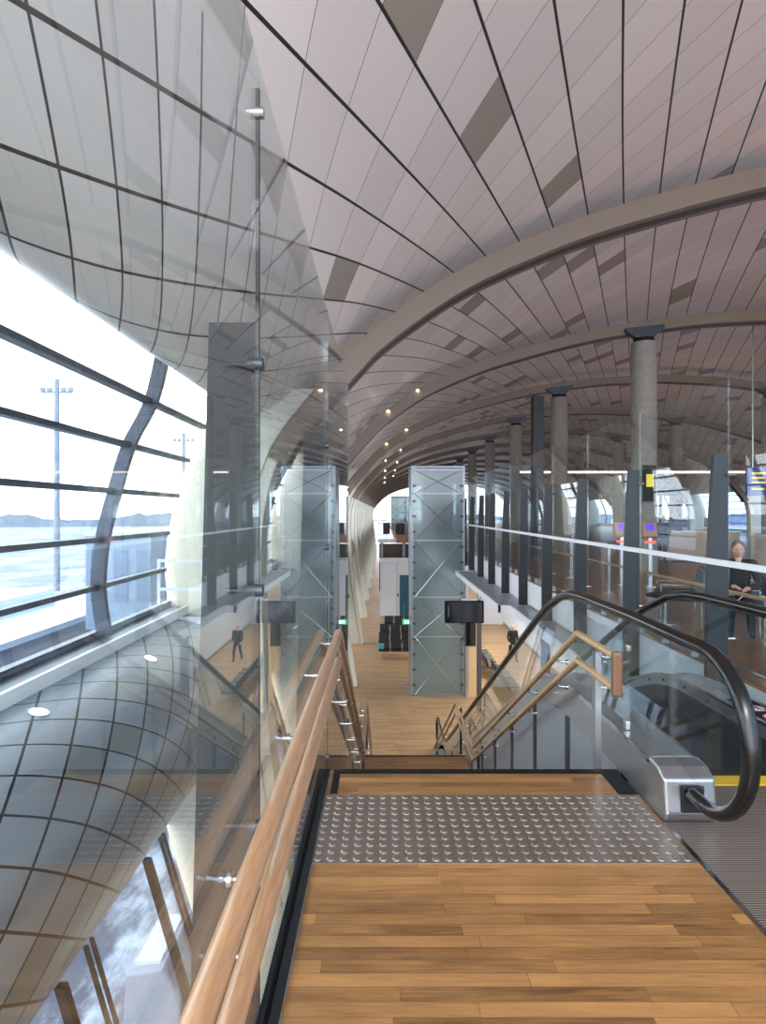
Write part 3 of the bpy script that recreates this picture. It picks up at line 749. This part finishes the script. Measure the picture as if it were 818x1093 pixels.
# ------------------------------------------------------------------ lift shaft
def lift(label, x0, x1, y0, y1, z0, z1, grp=None):
    t = thing('lift_shaft', label, 'lift shaft', grp, ((x0+x1)/2, (y0+y1)/2, z0))
    hx, hy, H = (x1-x0)/2, (y1-y0)/2, z1-z0
    for sx_ in (-1, 1):
        for sy_ in (-1, 1):
            MB().box(sx_*hx-.05, sx_*hx+.05, sy_*hy-.05, sy_*hy+.05, 0, H).build('corner_post', CLAD, t)
    MB().box(-hx, hx, -hy-.02, -hy, .02, H-.02).build('glass_skin', LIFTG, t); MB().box(-hx, hx, hy, hy+.02, .02, H-.02).build('glass_skin', LIFTG, t)
    MB().box(-hx-.02, -hx, -hy, hy, .02, H-.02).build('glass_skin', LIFTG, t); MB().box(hx, hx+.02, -hy, hy, .02, H-.02).build('glass_skin', LIFTG, t)
    MB().box(-hx-.05, hx+.05, -hy-.05, hy+.05, H, H+.06).build('cap', CLAD, t)
    zs = [0.05, 2.4, 4.0, 6.3, 8.2, H-.1] if H > 7 else [0.1, H/2, H-.1]
    for z in zs: MB().box(-hx, hx, -hy-.05, -hy-.02, z-.03, z+.03).build('frame_beam', CLAD, t)
    for a, c in zip(zs, zs[1:]):
        MB().tube([(-hx+.1, -hy-.04, a), (hx-.1, -hy-.04, c)], .012, 6).build('brace', SATIN, t)
        MB().tube([(hx-.1, -hy-.04, a), (-hx+.1, -hy-.04, c)], .012, 6).build('brace', SATIN, t)
    for z in [.4+.62*k for k in range(int(H/.62))]:
        MB().box(-hx+.02, -hx+.14, -hy-.06, -hy-.02, z, z+.1).build('glass_clamp', DSTEEL, t)
        MB().box(hx-.14, hx-.02, -hy-.06, -hy-.02, z, z+.1).build('glass_clamp', DSTEEL, t)
    for x in (-.45*hx, .45*hx): MB().box(x-.04, x+.04, -.05, .05, 0, H).build('guide_rail', FIN, t)
    return t
L1 = lift('tall frosted glass lift shaft with crossed bracing rising from the lower floor', 1.18, 3.27, 24.7, 26.8, -5.7, 3.55)
MB().box(-.55, .6, -.5, .6, 6.6, 8.9).build('lift_car', FIN, L1)
MB().cyl((.1, -.2, 7.1), (.1, -.2, 7.6), .3, n=16).build('winch', mat('dark_green', srgb(20, 70, 52), .5), L1)
L2 = lift('small distant glass lift shaft at the far end of the pier', .9, 2.9, 62, 64, 0, 3.3)
MB().box(-1.2, 1.2, 0, 0, 0, 0)

# ------------------------------------------------------------------ lower level furniture and rooms
# white service rooms
rm = thing('service_room', 'low white service room with blue door behind the waiting seats', 'room block', loc=(1.0, 43, -5.7))
MB().box(-1.2, 3.2, 0, 3, 0, 3.9).build('walls', WHITE, rm); MB().box(-1.25, 3.3, -.05, 3, 3.9, 4.0).build('roof_slab', WHITEM, rm)
MB().box(.19, .85, -.03, 0, 0, 3.0).build('door', TEAL, rm); MB().box(.16, .19, -.04, 0, 0, 3.05).build('door_frame', STEEL, rm); MB().box(-.02, .0, -.01, 0, 0, 3.9).build('panel_joint', DSTEEL, rm)
MB().box(.02, .1, -.03, 0, 1.5, 1.7).build('switch', BLACK, rm)
MB().box(-1.2, .16, -.03, 0, 0, .12).build('skirting', STEEL, rm)
for i, (x, y, h) in enumerate(((-.2, 43.3, -1.7), (2.4, 43.3, -1.7))):
    pass
# cross deck beyond
dk = thing('cross_deck', 'distant upper walkway on steel posts crossing above the service room', 'walkway', loc=(1, 47, -.6))
MB().box(-1.4, 3.2, -.2, 0, 0, .28).build('edge_beam', STEEL, dk)
for x in (-1.1, .6, 2.5): MB().cyl((x, -.1, -1.1), (x, -.1, 0), .12).build('post', STEEL, dk, True)
for x in [-1.3+.55*k for k in range(8)]: MB().box(x-.02, x+.02, -.12, -.08, .28, 1.5).build('baluster', DSTEEL, dk)
MB().box(-1.4, 3.2, -.13, -.07, 1.48, 1.54).build('handrail', RAILP, dk)
for (xx, ww) in ((-1.0, .55), (.0, .7), (1.3, .6)): MB().box(xx, xx+ww, 1.2, 1.8, .6, 1.5).build('seat_back', SEATB, dk)
MB().box(-1.3, 3.1, 2.0, 2.1, -4, -.2).build('dark_glazing', mat('brown_glazing', srgb(70, 48, 34), .3), dk)

# seat rows
def seat_row(label, n, group, loc, rz=0):
    t = thing('beam_seating', label, 'seating', group, loc, rz)
    w = .62
    MB().box(-n*w/2, n*w/2, -.03, .03, .32, .38).build('beam', STEEL, t)
    for s in (-1, 1):
        MB().box(s*(n*w/2-.25)-.03, s*(n*w/2-.25)+.03, -.25, .25, 0, .04).build('foot', STEEL, t)
        MB().box(s*(n*w/2-.25)-.025, s*(n*w/2-.25)+.025, -.03, .03, .04, .33).build('leg', STEEL, t)
    for k in range(n):
        x = -n*w/2+w*(k+.5)
        MB().box(x-.28, x+.28, -.27, .25, .40, .47).build('seat', SEATB, t, bevel=.02)
        M = Matrix.Translation((x, .24, .45)) @ Matrix.Rotation(-.2, 4, 'X')
        MB().box(-.28, .28, 0, .06, 0, .45, M).build('backrest', SEATB, t, bevel=.02)
    for k in range(n+1):
        x = -n*w/2+w*k
        MB().box(x-.02, x+.02, -.2, .2, .60, .63).build('armrest', STEEL, t)
    return t
s0 = seat_row('front row of black waiting seats right of the aisle on the lower floor', 3, 'waiting seats right of the aisle', (.68, 31.0, -5.7))
s1 = dup(s0, loc=(.68, 33.0, -5.7), label='second row of black waiting seats behind the front row right of the aisle')
s2 = dup(s0, loc=(.72, 35.4, -5.7), label='third row of black waiting seats right of the aisle')
s3 = dup(s0, loc=(1.0, 38.2, -5.7), label='rearmost row of black waiting seats before the white service room')
for i, (x, y) in enumerate(((5.0, 30), (5.0, 28.3), (5.2, 26.4), (5.2, 24.5))):
    dup(s0, loc=(x, y, -5.7), rz=PI/2, group='waiting seats below the bridge', label='%s black waiting bench on the lower floor under the bridge deck' % (['rearmost', 'third', 'second', 'nearest'][i]))
# cushions / turquoise bag on seats
tag(MB().box(-.16, .16, -.1, .1, 0, .28).build('bag', mat('turquoise_vinyl', srgb(90, 190, 200), .5), bevel=.04, loc=(-.1, 30.95, -5.22)), 'turquoise bag on the front row seat beside the aisle', 'bag')
# floor threshold and vent
tag(MB().box(-1.2, 1.12, 27.25, 27.32, -5.7, -5.685).build('floor_threshold', SATIN), 'steel threshold strip across the lower oak floor', 'threshold')
tag(MB().box(.75, 1.12, 25.6, 26.0, -5.7, -5.69).build('floor_vent', GRATE), 'small floor grille left of the lift shaft', 'floor grille')
# exit sign
ex = thing('exit_sign', 'green exit sign hanging beside the lift shaft over the seats', 'exit sign', loc=(1.15, 29.0, -3.6))
MB().box(-.22, .22, -.03, .03, 0, .24).build('sign_box', EXITG, ex, bevel=.01)
bb = MB(); bb.box(.02, .16, -.035, -.03, .05, .19); bb.build('door_symbol', WSIGN, ex)
bb = MB(); bb.cyl((-.08, -.035, .18), (-.08, -.03, .18), .022, n=10); bb.box(-.11, -.05, -.035, -.03, .05, .15); bb.build('running_figure', WSIGN, ex)
for x in (-.15, .15): MB().cyl((x, 0, .24), (x, 0, 1.0), .008, n=6).build('hanger', STEEL, ex)

# TV screens
tv = thing('display_screen', 'black display screen hung from the end of the bridge ledge', 'screen', loc=(2.5, 18.6, -1.30))
MB().box(-.62, .58, -.05, .03, -.34, .34).build('bezel', BLACK, tv, bevel=.012)
MB().box(-.56, .52, -.055, -.05, -.3, .3).build('panel', SCREEN, tv)
MB().box(-.52, -.49, -.058, -.055, -.15, .18).build('status_bar', mat('dim_white', srgb(110, 116, 124), .5), tv)
MB().box(-.1, .75, .0, .06, .34, .40).build('arm', STEEL, tv)
MB().box(.4, .46, .0, .06, .34, .6).build('arm', STEEL, tv)
tv2 = thing('display_screen', 'small black screen on the wooden panel right of the lift shaft', 'screen', loc=(3.5, 24.3, -3.1))
MB().box(-.2, .2, -.04, .04, -.5, .5).build('bezel', BLACK, tv2, bevel=.01)
MB().box(-.16, .16, -.045, -.04, -.45, .45).build('panel', SCREEN, tv2)
wp = thing('wood_wall_panel', 'tall pale wood panel standing right of the lift shaft', 'wall panel', loc=(3.45, 26, -5.7))
MB().box(-.12, .35, -1.5, 1.0, 0, 4.7).build('panel', WOODW, wp)
MB().box(-.13, .0, -1.52, -1.5, 0, 4.7).build('edge_strip', STEEL, wp)
tb = thing('blue_door_panel', 'teal door panel on the wall behind the lift shaft', 'door panel', loc=(5.5, 40.3, -5.7))
MB().box(-.9, .9, -.0, .08, 0, 3.0).build('leaf', TEAL, tb); MB().box(-.95, -.9, -.02, .08, 0, 3.05).build('frame', STEEL, tb)
struct(MB().box(3.8, 8.0, 40.4, 40.6, -5.7, -1.0).build('wall_back', WHITE))

# lower floor glass guard around an opening seen through the escalator
lgd = thing('lower_glass_guard', 'low glass guard with steel posts on the lower floor under the bridge', 'glass guard', loc=(3.6, 12, -5.7))
for k in range(5):
    MB().box(-.02, .02, 2.4*k-.03, 2.4*k+.03, 0, 1.15).build('post', DSTEEL, lgd)
    if k < 4: MB().box(-.006, .006, 2.4*k+.06, 2.4*k+2.34, .1, 1.12).build('pane', GLF, lgd)
MB().tube([(0, 0, 1.17), (0, 9.6, 1.17)], .02, 8).build('rail', STEEL, lgd, True)
for i, ly in enumerate((9, 13.5, 22.8)):
    t = thing('lower_column', '%s slim dark steel post under the bridge ledge' % ORD[i], 'post', 'steel posts under the bridge', (3.6, ly, -5.7))
    MB().box(-.08, .08, -.08, .08, 0, 4.9).build('shaft', DSTEEL, t); MB().box(-.14, .14, -.14, .14, 0, .03).build('base_plate', STEEL, t)

# ------------------------------------------------------------------ maintenance gate at the ledge
def gate(loc, label):
    g = thing('ledge_gate', label, 'gate', 'white gates on the window ledge', loc)
    for x in (0, .62): MB().box(x-.02, x+.02, -.02, .02, 0, .95).build('post', WHITEM, g)
    for z in (.93, .52): MB().box(0, .62, -.015, .015, z-.02, z+.02).build('bar', WHITEM, g)
    MB().box(-.1, .64, -.02, .02, .02, .12).build('toe_board', WHITEM, g)
    return g
g0 = gate((-3.22, 8.75, .12), 'white tubular gate on the window ledge before the nearest cream cheek')
g1 = dup(g0, loc=(-3.22, 17.1, .12), label='white tubular gate on the window ledge beyond the glass screen')

# belly uplights and ceiling downlights
def lamp(name, label, cat, grp, c, n, r, m):
    t = thing(name, label, cat, grp, c)
    q = Vector((0, 0, 1)).rotation_difference(Vector(n)); t.rotation_mode = 'QUATERNION'; t.rotation_quaternion = q
    MB().cyl((0, 0, 0), (0, 0, .012), r*1.35, n=20).build('trim_ring', SATIN, t, True); MB().cyl((0, 0, .012), (0, 0, .016), r, n=20).build('lens', m, t, True)
    return t
lamp('recessed_light', 'round recessed light in the grey panels nearest the window bottom left', 'light', 'recessed lights in the panels', (-2.72, 4.8, .165), (.25, 0, .97), .062, COOL)
lamp('recessed_light', 'round recessed light in the grey panels near the cream arch leg', 'light', 'recessed lights in the panels', (-2.58, 6.75, .118), (.4, 0, .92), .062, COOL)
for i, y in enumerate(RIBY[1:7]):
    for j, (x, z) in enumerate(((.15, 4.66), (1.0, 5.26))):
        lamp('ceiling_spot', 'small warm spotlight on the %s arched rib, %s of its pair' % (ORD[i+1], ('lower', 'upper')[j]), 'spotlight', 'spotlights on the ribs', (x, y-.03, z), (0, -.4, -.9), .04, WARM)

# ------------------------------------------------------------------ hall furniture
tag(MB().box(0, 14.0, -.05, .05, -.04, .04).build('linear_light', LINE, loc=(6.2, 27.5, 3.55)), 'long pinkish linear light hanging across the hall', 'light')
tag(MB().box(0, .04, -.02, .02, 0, 0.001).build('cable', STEEL), None) if False else None
def counter(loc, L, label, grp):
    t = thing('gate_counter', label, 'counter', grp, loc)
    MB().box(0, L, 0, .7, .08, 1.05).build('body', COUNTER, t); MB().box(-.05, L+.05, -.08, .75, 1.05, 1.1).build('worktop', WHITEM, t); MB().box(.05, L-.05, .05, .65, 0, .08).build('plinth', BLACK, t)
    return t
counter((9.9, 21.0, 0), 2.4, 'long beige gate counter beside the standing blond person', 'beige gate counters')
counter((11.0, 17.5, 0), 2.6, 'beige gate counter at the right edge of the hall', 'beige gate counters')
for i, (x, y, z) in enumerate(((10.4, 21.3, 1.1), (11.5, 21.3, 1.1))):
    m_ = thing('monitor', '%s black monitor on the long beige gate counter' % ('left', 'right')[i], 'monitor', 'monitors on the counter', (x, y, z))
    MB().box(-.25, .25, -.02, .02, .12, .45).build('display', SCREEN, m_); MB().box(-.03, .03, .0, .05, 0, .2).build('stand', BLACK, m_); MB().box(-.12, .12, -.08, .1, 0, .015).build('foot', BLACK, m_)
# dark frame portal behind
pt = thing('gate_portal', 'dark framed boarding portal behind the gate counter', 'portal', loc=(9.9, 25, 0))
for x in (0, .75, 1.5, 2.25): MB().box(x-.05, x+.05, -.05, .05, 0, 2.4).build('post', FIN, pt)
MB().box(-.1, 2.35, -.08, .08, 2.4, 2.65).build('head_beam', FIN, pt)
# gate readers
def reader(loc, label):
    t = thing('gate_reader', label, 'boarding pass reader', 'boarding pass readers', loc)
    MB().box(-.04, .04, -.04, .04, 0, 1.15).build('pedestal', STEEL, t); MB().box(-.12, .12, -.12, .12, 0, .02).build('base_plate', STEEL, t)
    M = Matrix.Translation((0, 0, 1.15)) @ Matrix.Rotation(-.35, 4, 'X')
    h = MB().box(-.17, .17, -.1, .1, 0, .36, M).build('head', mat('peach_plastic', srgb(190, 150, 128), .5), t, bevel=.04)
    MB().box(-.09, .09, -.115, -.1, .14, .30, M).build('screen', MAG, h)
    MB().box(-.12, .12, -.06, .0, 1.02, 1.07).build('red_light', REDL, t)
    return t
reader((5.72, 14.6, 0), 'peach boarding pass reader on a steel post, left one of two')
reader((6.22, 14.2, 0), 'peach boarding pass reader on a steel post, right one of two')
# queue barriers: steel posts
for i, (x, y) in enumerate(((5.0, 16.2), (4.9, 13.2), (5.6, 18.0), (6.6, 12.0))):
    t = thing('barrier_post', 'slim steel barrier post %s on the hall floor' % ['behind the left pass reader', 'closest to the balustrade rail', 'deepest in the hall before the columns', 'right of the pass readers'][i], 'barrier post', 'barrier posts', (x, y, 0))
    MB().cyl((0, 0, .02), (0, 0, 1.05), .03, n=12).build('post', STEEL, t, True); MB().cyl((0, 0, 0), (0, 0, .02), .14, n=20).build('base', STEEL, t, True)
    MB().cyl((0, 0, 1.05), (0, 0, 1.1), .04, n=12).build('cap', BLACK, t, True)
# info board
ib = thing('flight_board', 'blue flight information board with yellow text hanging at the right edge', 'information board', loc=(11.6, 18.6, 2.35))
MB().box(-.5, 1.2, -.05, .05, -.1, .75).build('case', BSIGN, ib)
for k, z in enumerate((.58, .44, .3, .1)): MB().box(-.36, .1-.08*(k % 2), -.056, -.05, z-.03, z+.03).build('text_line', YTXT, ib)
for x in (-.3, 1.0): MB().cyl((x, 0, .75), (x, 0, 5.3), .02, n=6).build('hanger', STEEL, ib)
ps = thing('gate_sign', 'small black gate sign with yellow marking on the nearest column', 'sign', loc=(7.35, 16.9, 2.55))
MB().box(-.12, .22, -.03, .03, -.5, .5).build('plate', BLACK, ps); MB().box(-.05, .15, -.035, -.03, -.1, .25).build('marking', YTXT, ps); MB().box(0, .03, 0, .3, .1, .13).build('arm', STEEL, ps)
# lounge chairs
def lounge(loc, rz, label):
    t = thing('lounge_chair', label, 'lounge chair', 'blue-grey lounge chairs', loc, rz)
    MB().box(-.36, .36, -.34, .30, .30, .44).build('seat', SEATG, t, bevel=.04)
    MB().box(-.36, .36, 0, .14, 0, .48, Matrix.Translation((0, .24, .36)) @ Matrix.Rotation(-.22, 4, 'X')).build('backrest', SEATG, t, bevel=.04)
    for x in (-.33, .33): MB().tube([(x, -.3, 0), (x, -.3, .56), (x, .3, .56), (x, .3, 0)], .014, 6).build('leg_frame', SATIN, t)
    return t
l0 = lounge((4.95, 10.2, 0), -1.9, 'blue-grey lounge chair left of the seated person')
for i, (x, y, r, lb) in enumerate(((6.1, 10.4, 1.3, 'blue-grey lounge chair behind the seated person'), (6.2, 9.0, 1.4, 'blue-grey lounge chair right of the seated person'), (5.27, 9.02, 1.1, 'blue-grey lounge chair that the person sits on'))):
    dup(l0, loc=(x, y, 0), rz=r, label=lb)
tt = thing('side_table', 'small dark round table between the lounge chairs', 'table', loc=(4.45, 9.6, 0))
MB().cyl((0, 0, .42), (0, 0, .45), .28, n=24).build('top', BLACK, tt, True); MB().cyl((0, 0, .02), (0, 0, .42), .025, n=10).build('stem', STEEL, tt); MB().cyl((0, 0, 0), (0, 0, .02), .2, n=20).build('base', STEEL, tt)

# ------------------------------------------------------------------ people
def skinned(name, verts, edges, radii, m, parent):
    me = bpy.data.meshes.new(name); me.from_pydata(verts, edges, []); me.materials.append(m)
    o = bpy.data.objects.new(name, me); C.objects.link(o); o.parent = parent
    md = o.modifiers.new('s', 'SKIN'); md.use_smooth_shade = True
    for i, r in enumerate(radii): me.skin_vertices[0].data[i].radius = r if isinstance(r, tuple) else (r, r)
    me.skin_vertices[0].data[0].use_root = True
    o.modifiers.new('ss', 'SUBSURF').levels = 2; o.modifiers['ss'].render_levels = 2
    return o
def person(label, loc, rz, pose, hairm, cloth, h=1.75, legs=None):
    t = thing('person', label, 'person', None, loc, rz); k = h/1.75
    # joints
    if pose == 'sit':
        pel = (0, 0, .5); ch = (0, .03, .85); nk = (0, .02, 1.08); zo = -.0
        J = dict(kneeL=(.12, -.45, .48), ankL=(.13, -.48, .08), toeL=(.13, -.64, .04), kneeR=(-.12, -.45, .48), ankR=(-.13, -.42, .08), toeR=(-.13, -.58, .04))
        elL = (.26, -.1, .72); haL = (.1, -.34, .68); elR = (-.26, -.1, .72); haR = (-.08, -.34, .70); head = (0, -.04, 1.22); sh = 1.02
    else:
        pel = (0, 0, .92); ch = (0, 0, 1.25); nk = (0, 0, 1.47); head = (0, -.02, 1.63); sh = 1.42
        a = .22 if pose == 'walk' else .05
        J = dict(kneeL=(.1, -a*.8, .5), ankL=(.1, -a*.9, .09), toeL=(.1, -a*.9-.16, .03), kneeR=(-.1, a*.4, .5), ankR=(-.1, a*1.4, .12), toeR=(-.1, a*1.4-.14, .03))
        if pose == 'walk': elL = (.26, .08, 1.15); haL = (.26, -.02, .92); elR = (-.26, -.02, 1.15); haR = (-.25, -.18, .95)
        else: elL = (.26, .02, 1.16); haL = (.16, -.26, 1.12); elR = (-.26, .02, 1.16); haR = (-.14, -.28, 1.1)
    V = [pel, ch, (0, nk[1], sh+.02), nk, (.19, nk[1], sh), elL, haL, (-.19, nk[1], sh), elR, haR, (.1, pel[1], pel[2]-.05), J['kneeL'], J['ankL'], J['toeL'], (-.1, pel[1], pel[2]-.05), J['kneeR'], J['ankR'], J['toeR']]
    E = [(0, 1), (1, 2), (2, 3), (2, 4), (4, 5), (5, 6), (2, 7), (7, 8), (8, 9), (0, 10), (10, 11), (11, 12), (12, 13), (0, 14), (14, 15), (15, 16), (16, 17)]
    Rr = [(.16, .12), (.18, .13), (.14, .1), .06, .075, .055, .04, .075, .055, .04, .1, .075, .05, .04, .1, .075, .05, .04]
    V = [tuple(c*k for c in v) for v in V]; Rr = [tuple(c*k for c in r) if isinstance(r, tuple) else r*k for r in Rr]
    skinned('body', V, E, Rr, cloth, t)
    hd = MB(); hx, hy, hz_ = [c*k for c in head]
    hd.ball((hx, hy, hz_), .078, .095, .118); hd.ball((hx, hy-.098, hz_-.01), .013, .02, .02, 8, 6); hd.ball((hx-.078, hy+.01, hz_), .012, .02, .03, 8, 6); hd.ball((hx+.078, hy+.01, hz_), .012, .02, .03, 8, 6)
    hd.cyl((hx, hy+.02, hz_-.22), (hx, hy+.02, hz_-.07), .05, n=10)
    ho = hd.build('head', SKIN, t, True)
    for s in (-1, 1): MB().ball((hx+s*.028, hy-.088, hz_+.01), .01, .006, .006, 6, 4).build('eye', BLACK, ho)
    MB().box(hx-.022, hx+.022, hy-.092, hy-.086, hz_-.055, hz_-.048).build('mouth', mat('lips', srgb(150, 80, 76), .5), ho)
    hb = MB(); hb.ball((hx, hy+.022, hz_+.03), .09, .1, .11); hb.build('hair', hairm, t, True)
    for s, ha, el in ((1, haL, elL), (-1, haR, elR)):
        hp = Vector(ha)*k; d = (Vector(ha)-Vector(el)).normalized()
        V2 = [tuple(hp-d*.02), tuple(hp+d*.05)]; E2 = [(0, 1)]; R2 = [.028, .03]
        side = d.cross(Vector((0, 0, 1)));
        if side.length < .1: side = Vector((1, 0, 0))
        side.normalize()
        for q, ln in ((-1.5, .06), (-.5, .075), (.5, .07), (1.5, .055)):
            i0 = len(V2); a_ = hp+d*.06+side*q*.017; V2 += [tuple(a_), tuple(a_+d*ln*.55-Vector((0, 0, .008))), tuple(a_+d*ln-Vector((0, 0, .025)))]
            E2 += [(1, i0), (i0, i0+1), (i0+1, i0+2)]; R2 += [.009, .008, .007]
        i0 = len(V2); a_ = hp+d*.02-side*s*.035; V2 += [tuple(a_), tuple(a_+d*.04-side*s*.012)]; E2 += [(0, i0), (i0, i0+1)]; R2 += [.01, .008]
        skinned('hand', V2, E2, R2, SKIN, t)
    return t
person('blond person in a dark jacket standing with back turned at the gate counter', (9.5, 20.7, 0), PI*.75, 'stand', HAIRB, CLOTHG, 1.66)
person('person in dark clothes sitting in a lounge chair looking at their hands', (5.22, 8.95, 0), -.45, 'sit', HAIRD, CLOTH, 1.72)
person('bald person in a dark jacket walking on the lower floor under the bridge', (6.5, 30.5, -5.7), .2, 'walk', SKIN, CLOTH, 1.8)

# ------------------------------------------------------------------ outdoors
g = MB(); g.box(-500, -3.6, -60, 900, -9.2, -9); tag(g.build('apron_ground', APRON), kind='structure'); g = MB(); g.box(-15, -3.3, -8, 24, -9.05, -8.98); struct(g.build('apron_ground', APRONN))
g = MB(); g.box(2*XC+3.6, 500, -60, 900, -9.2, -9); struct(g.build('apron_ground', TARM))
g = MB(); g.box(-3.6, 2*XC+3.6, -60, 900, -9.3, -9.1); struct(g.build('apron_ground', APRON))
def treeline(x, y, L, rz, label, m):
    b = MB(); n = 120
    top = [(L*i/n, 6+3*random.random()+2*math.sin(i*.3)) for i in range(n+1)]
    k = len(b.v)
    for (u, h) in top:
        b.v += [(u, -2, 0), (u, 0, h), (u, 3, 0)]
    for i in range(n):
        a = 3*i
        for q in ((a, a+3, a+4, a+1), (a+1, a+4, a+5, a+2), (a, a+2, a+5, a+3)): b.f.append(q); b.mi.append(0)
    o = b.build('tree_belt', m, None); o.location = (x, y, -9); o.rotation_euler = (0, 0, rz); return tag(o, label, 'trees', kind='stuff')
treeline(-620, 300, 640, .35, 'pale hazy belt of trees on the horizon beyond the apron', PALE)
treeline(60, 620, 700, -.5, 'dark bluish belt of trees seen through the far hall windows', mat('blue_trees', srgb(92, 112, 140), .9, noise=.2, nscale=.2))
def mast(loc, h, label, r=.35):
    t = thing('floodlight_mast', label, 'mast', 'floodlight masts on the apron', loc)
    MB().cyl((0, 0, 0), (0, 0, h), r, r*.8, n=12).build('pole', PGREY, t, True)
    MB().box(-1.8, 1.8, -.1, .1, h-1.6, h-1.4).build('crossarm', PGREY, t)
    for x in (-1.6, -.8, .8, 1.6): MB().box(x-.25, x+.25, -.3, .1, h-1.4, h-1.0).build('floodlight', PGREY, t)
    return t
mast((-37.5, 70, -9), 26, 'tall pale floodlight mast left of the curved window post')
mast((-36, 110, -9), 25, 'smaller distant floodlight mast right of the curved window post')
jb = thing('boarding_bridge', 'pale blue glazed boarding bridge cabin outside the window', 'boarding bridge', loc=(-9.4, 22.5, -9))
MB().box(-1.1, 1.2, -1, 6, 6.6, 9.9).build('cabin', HAZEB, jb); MB().box(-1.15, 1.25, -1.05, 6.1, 9.9, 10.05).build('roof', SNOW, jb)
for x in (-.8, .9): MB().cyl((x, 1, 0), (x, 1, 6.6), .2).build('leg', PGREY, jb)
for x in (-.9, -.1, .7): MB().box(x, x+.5, -1.03, -1.0, 7.6, 9.4).build('window', mat('bridge_window', srgb(104, 124, 150), .2), jb)
an = thing('annex_building', 'low annex with snow covered flat roofs below the window', 'building', loc=(-16, 18, -9))
MB().box(-14, 4.4, -6, 12, 0, 6.6).build('walls', PGREY, an); MB().box(-14.2, 4.6, -6.2, 12.2, 6.6, 6.8).build('roof', SNOW, an); MB().box(-10, 2, -2, 8, 6.8, 7.5).build('roof_block', SNOW, an)
for i, (x, y) in enumerate(((-30, 42), (-38, 60), (-24, 52))):
    t = thing('service_van', ['pale service van parked nearest on the snowy apron', 'pale service van farthest out on the apron', 'pale service van in the middle of the apron'][i], 'van', 'service vans on the apron', (x, y, -9), .3)
    MB().ext([(-2.4, .5), (2.4, .5), (2.4, 1.2), (1.5, 1.3), (.9, 2.3), (-2.4, 2.3)], 'y', -1, 1).build('body', PGREY, t, bevel=.08)
    MB().box(.95, 1.5, -.9, .9, 1.35, 1.4).build('windscreen', HAZEB, t)
    for wx in (-1.5, 1.5):
        for wy in (-1.02, .82): MB().cyl((wx, wy, .4), (wx, wy+.2, .4), .4).build('wheel', TARM, t, True)
blk = thing('concrete_block', 'pale grey concrete block on the ground below the sloping window', 'block', loc=(-4.45, 12.6, -9))
MB().ext([(-.62, 0), (.62, 0), (.55, 1.5), (.2, 1.95), (-.5, 1.85)], 'y', -.9, .9).build('body', mat('block_grey', srgb(140, 150, 166), .7), blk, bevel=.05); MB().box(-.4, .1, -.7, .7, 1.86, 1.97).build('snow_cap', SNOW, blk)
